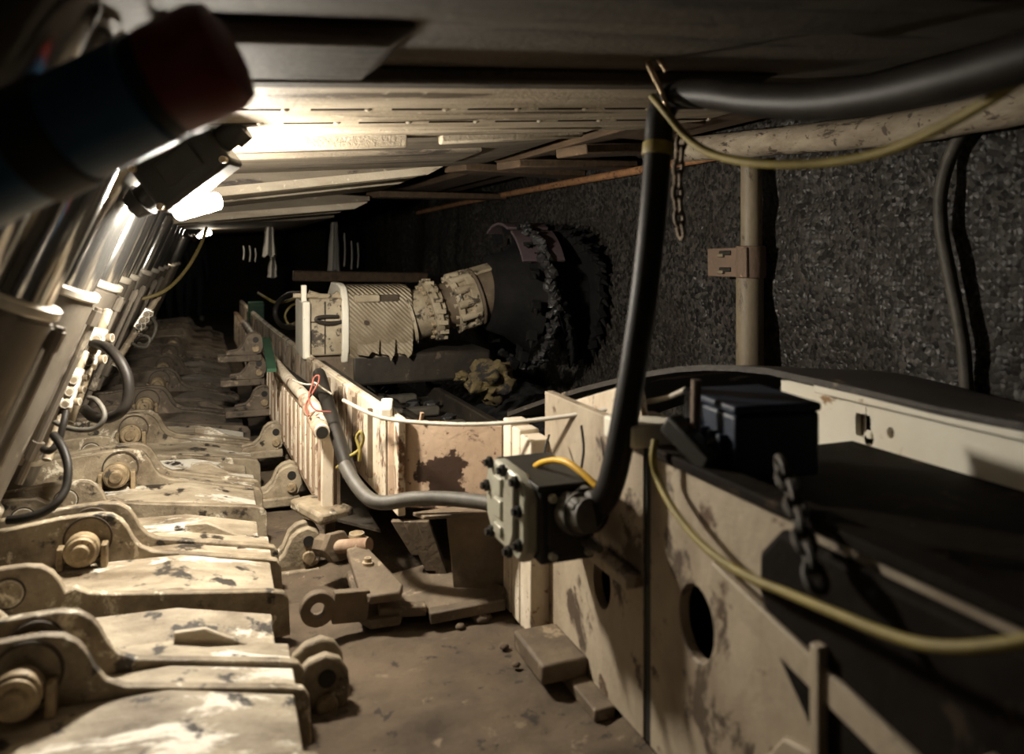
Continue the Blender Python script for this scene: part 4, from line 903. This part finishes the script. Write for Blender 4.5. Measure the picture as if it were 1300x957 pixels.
def rag(px, y0, y1, w, d, lab):
    n, m_ = 10, 8; vs = []; fs = []
    for i in range(n+1):
        for j in range(m_+1):
            t, s = i/n, j/m_
            p = P(px+(s-.5)*w*(.5+.5*t+.2*noise.noise(V((px,t*3,0)))), y0+(y1-y0)*t+(6*noise.noise(V((s*4,px,1))) if i == n else 0), d)
            vs.append(p+V((0,.03*math.sin(s*12+t),0)))
    for i in range(n):
        for j in range(m_): a = i*(m_+1)+j; fs.append((a,a+1,a+m_+2,a+m_+1))
    q = len(vs); vs2 = vs+[v+V((0,.006,0)) for v in vs]; fs += [tuple(q+k for k in f[::-1]) for f in fs]
    return tag(MB().add(vs2, fs).build('hanging_cloth', M['cloth']), lab, 'cloth', 'torn brattice cloths in the dark')
rg = [rag(342,288,325,18,9.0,'torn grey cloth strip hanging in the dark, left one')]
rag(346,325,352,14,9.1,'lower tatter of grey cloth above the far box')
rg.append(rag(424,282,344,16,8.6,'torn grey cloth strip hanging in the dark, right of the last canopy end'))
for q, x, ya, yb, d in ((0,309,312,330,9),(0,317,312,332,9),(0,324,315,332,9),(1,437,296,338,9),(1,446,306,342,9),(1,454,308,340,9)):
    MB().tube([P(x,ya,d),P(x+1,(ya+yb)/2,d),P(x,yb,d)],.008,6,3).build('loose_shred', M['cloth'], rg[q])
tag(MB().beam(P(372,350,8),P(540,352,8.4),.3,.10).build('far_timber', M['plank'], bevel=.01), 'brown timber beam lying behind the shearer', 'timber')
def person(px, d, lab, h=1.72, turn=0):
    b = P(px, CY+HC*F/d, d); b.z = .02
    root = thing('person', lab, 'person', b)
    k = h/1.75; R = Matrix.Rotation(turn,3,'Z')
    J_ = {'pel':(0,0,.95,.15),'sp':(0,.01,1.15,.14),'ch':(0,.02,1.35,.165),'nk':(0,.02,1.5,.065),'hd':(0,.0,1.60,.09),'ht':(0,0,1.70,.085),
         'hl':(-.10,0,.88,.10),'kl':(-.11,-.03,.50,.07),'al':(-.12,.02,.10,.05),'tl':(-.13,-.13,.04,.04),
         'hr':(.10,0,.88,.10),'kr':(.11,-.02,.50,.07),'ar':(.12,.03,.10,.05),'tr':(.13,-.12,.04,.04),
         'sl':(-.19,.02,1.42,.075),'el':(-.25,.05,1.12,.05),'wl':(-.24,-.05,.88,.035),
         'sr':(.19,.02,1.42,.075),'er':(.25,.05,1.12,.05),'wr':(.24,-.05,.88,.035)}
    E = [('pel','sp'),('sp','ch'),('ch','nk'),('nk','hd'),('hd','ht'),('pel','hl'),('hl','kl'),('kl','al'),('al','tl'),('pel','hr'),('hr','kr'),('kr','ar'),('ar','tr'),('ch','sl'),('sl','el'),('el','wl'),('ch','sr'),('sr','er'),('er','wr')]
    for sd, w in ((-1,'wl'),(1,'wr')):
        for f in range(4):
            nm = f'{w}{f}'; J_[nm] = (sd*(.235+.0), -.085+.022*f-.0, .80-.008*(1-abs(f-1.5)), .011); J_[nm+'b'] = (sd*.225, -.09+.024*f, .755-.01*(1-abs(f-1.5)), .009); E += [(w,nm),(nm,nm+'b')]
        J_[w+'t'] = (sd*.215,-.105,.82,.012); E.append((w,w+'t'))
    names = list(J_)
    me = bpy.data.meshes.new('body'); me.from_pydata([R@(V(J_[n][:3])*k) for n in names], [(names.index(a),names.index(c)) for a,c in E], [])
    o = bpy.data.objects.new('body', me); COL.objects.link(o); o.parent = root; me.materials.append(M['coverall'])
    sk = o.modifiers.new('skin','SKIN'); lay = me.skin_vertices[0].data
    for i, n in enumerate(names): lay[i].radius = (J_[n][3]*k,)*2; lay[i].use_root = (n == 'pel')
    o.modifiers.new('sub','SUBSURF').levels = 1; o.modifiers['sub'].render_levels = 1
    W = lambda p: b+R@(V(p)*k)
    MB().rev(W((0,0,1.66)),W((0,0,1.80)),[(0,.135),(.08,.135),(.1,.115),(.5,.105),(.8,.07),(1,.02)],20).build('helmet', M['black'], root)
    hf_ = MB(); hf_.lump(W((0,-.03,1.595)),.088*k,3,.03,(.85,.9,1.15),1); hf_.cyl(W((0,-.10,1.59)),W((0,-.135,1.575)),.012,.018,8)
    for s in (-1,1): hf_.lump(W((s*.085,0,1.595)),.026*k,1,.05,(.5,.8,1.2),2)
    fo = hf_.build('face', M['skin'], root)
    ey = MB()
    for s in (-1,1): ey.lump(W((s*.032,-.107,1.61)),.011*k,1,0)
    ey.lump(W((0,-.108,1.545)),.02*k,1,0,(1,.4,.25)); ey.build('eyes_and_mouth', M['black'], fo)
    for s in (-1,1): MB().lump(W((s*.125,-.06,.05)),.12*k,3,.05,(.45,1.15,.5),3).build('boot', M['boot'], root)
person(246, 14.6, 'person in dark coveralls standing far down the walkway', turn=.4)
person(222, 14.0, 'second person in dark clothes and pale boots left beside the far props', turn=-.6)
# ---------------------------------------------------------------- ambient, camera
w = bpy.data.worlds.new('world'); SC.world = w; w.use_nodes = True
w.node_tree.nodes['Background'].inputs['Color'].default_value = (1,.9,.75,1)
w.node_tree.nodes['Background'].inputs['Strength'].default_value = .009
cam = bpy.data.cameras.new('camera'); co = bpy.data.objects.new('camera', cam); COL.objects.link(co)
co.location = (0,0,HC); co.rotation_euler = (PI/2,0,-TA)
cam.sensor_width = 36; cam.lens = 36*F/1300; cam.shift_y = -(957/2-CY)/1300; cam.clip_start = .05
cam.dof.use_dof = True; cam.dof.focus_distance = 4.0; cam.dof.aperture_fstop = 1.7
SC.camera = co
vs_ = SC.view_settings; vs_.view_transform = 'Standard'; vs_.look = 'None'; vs_.gamma = 1; vs_.exposure = 0; vs_.use_curve_mapping = False
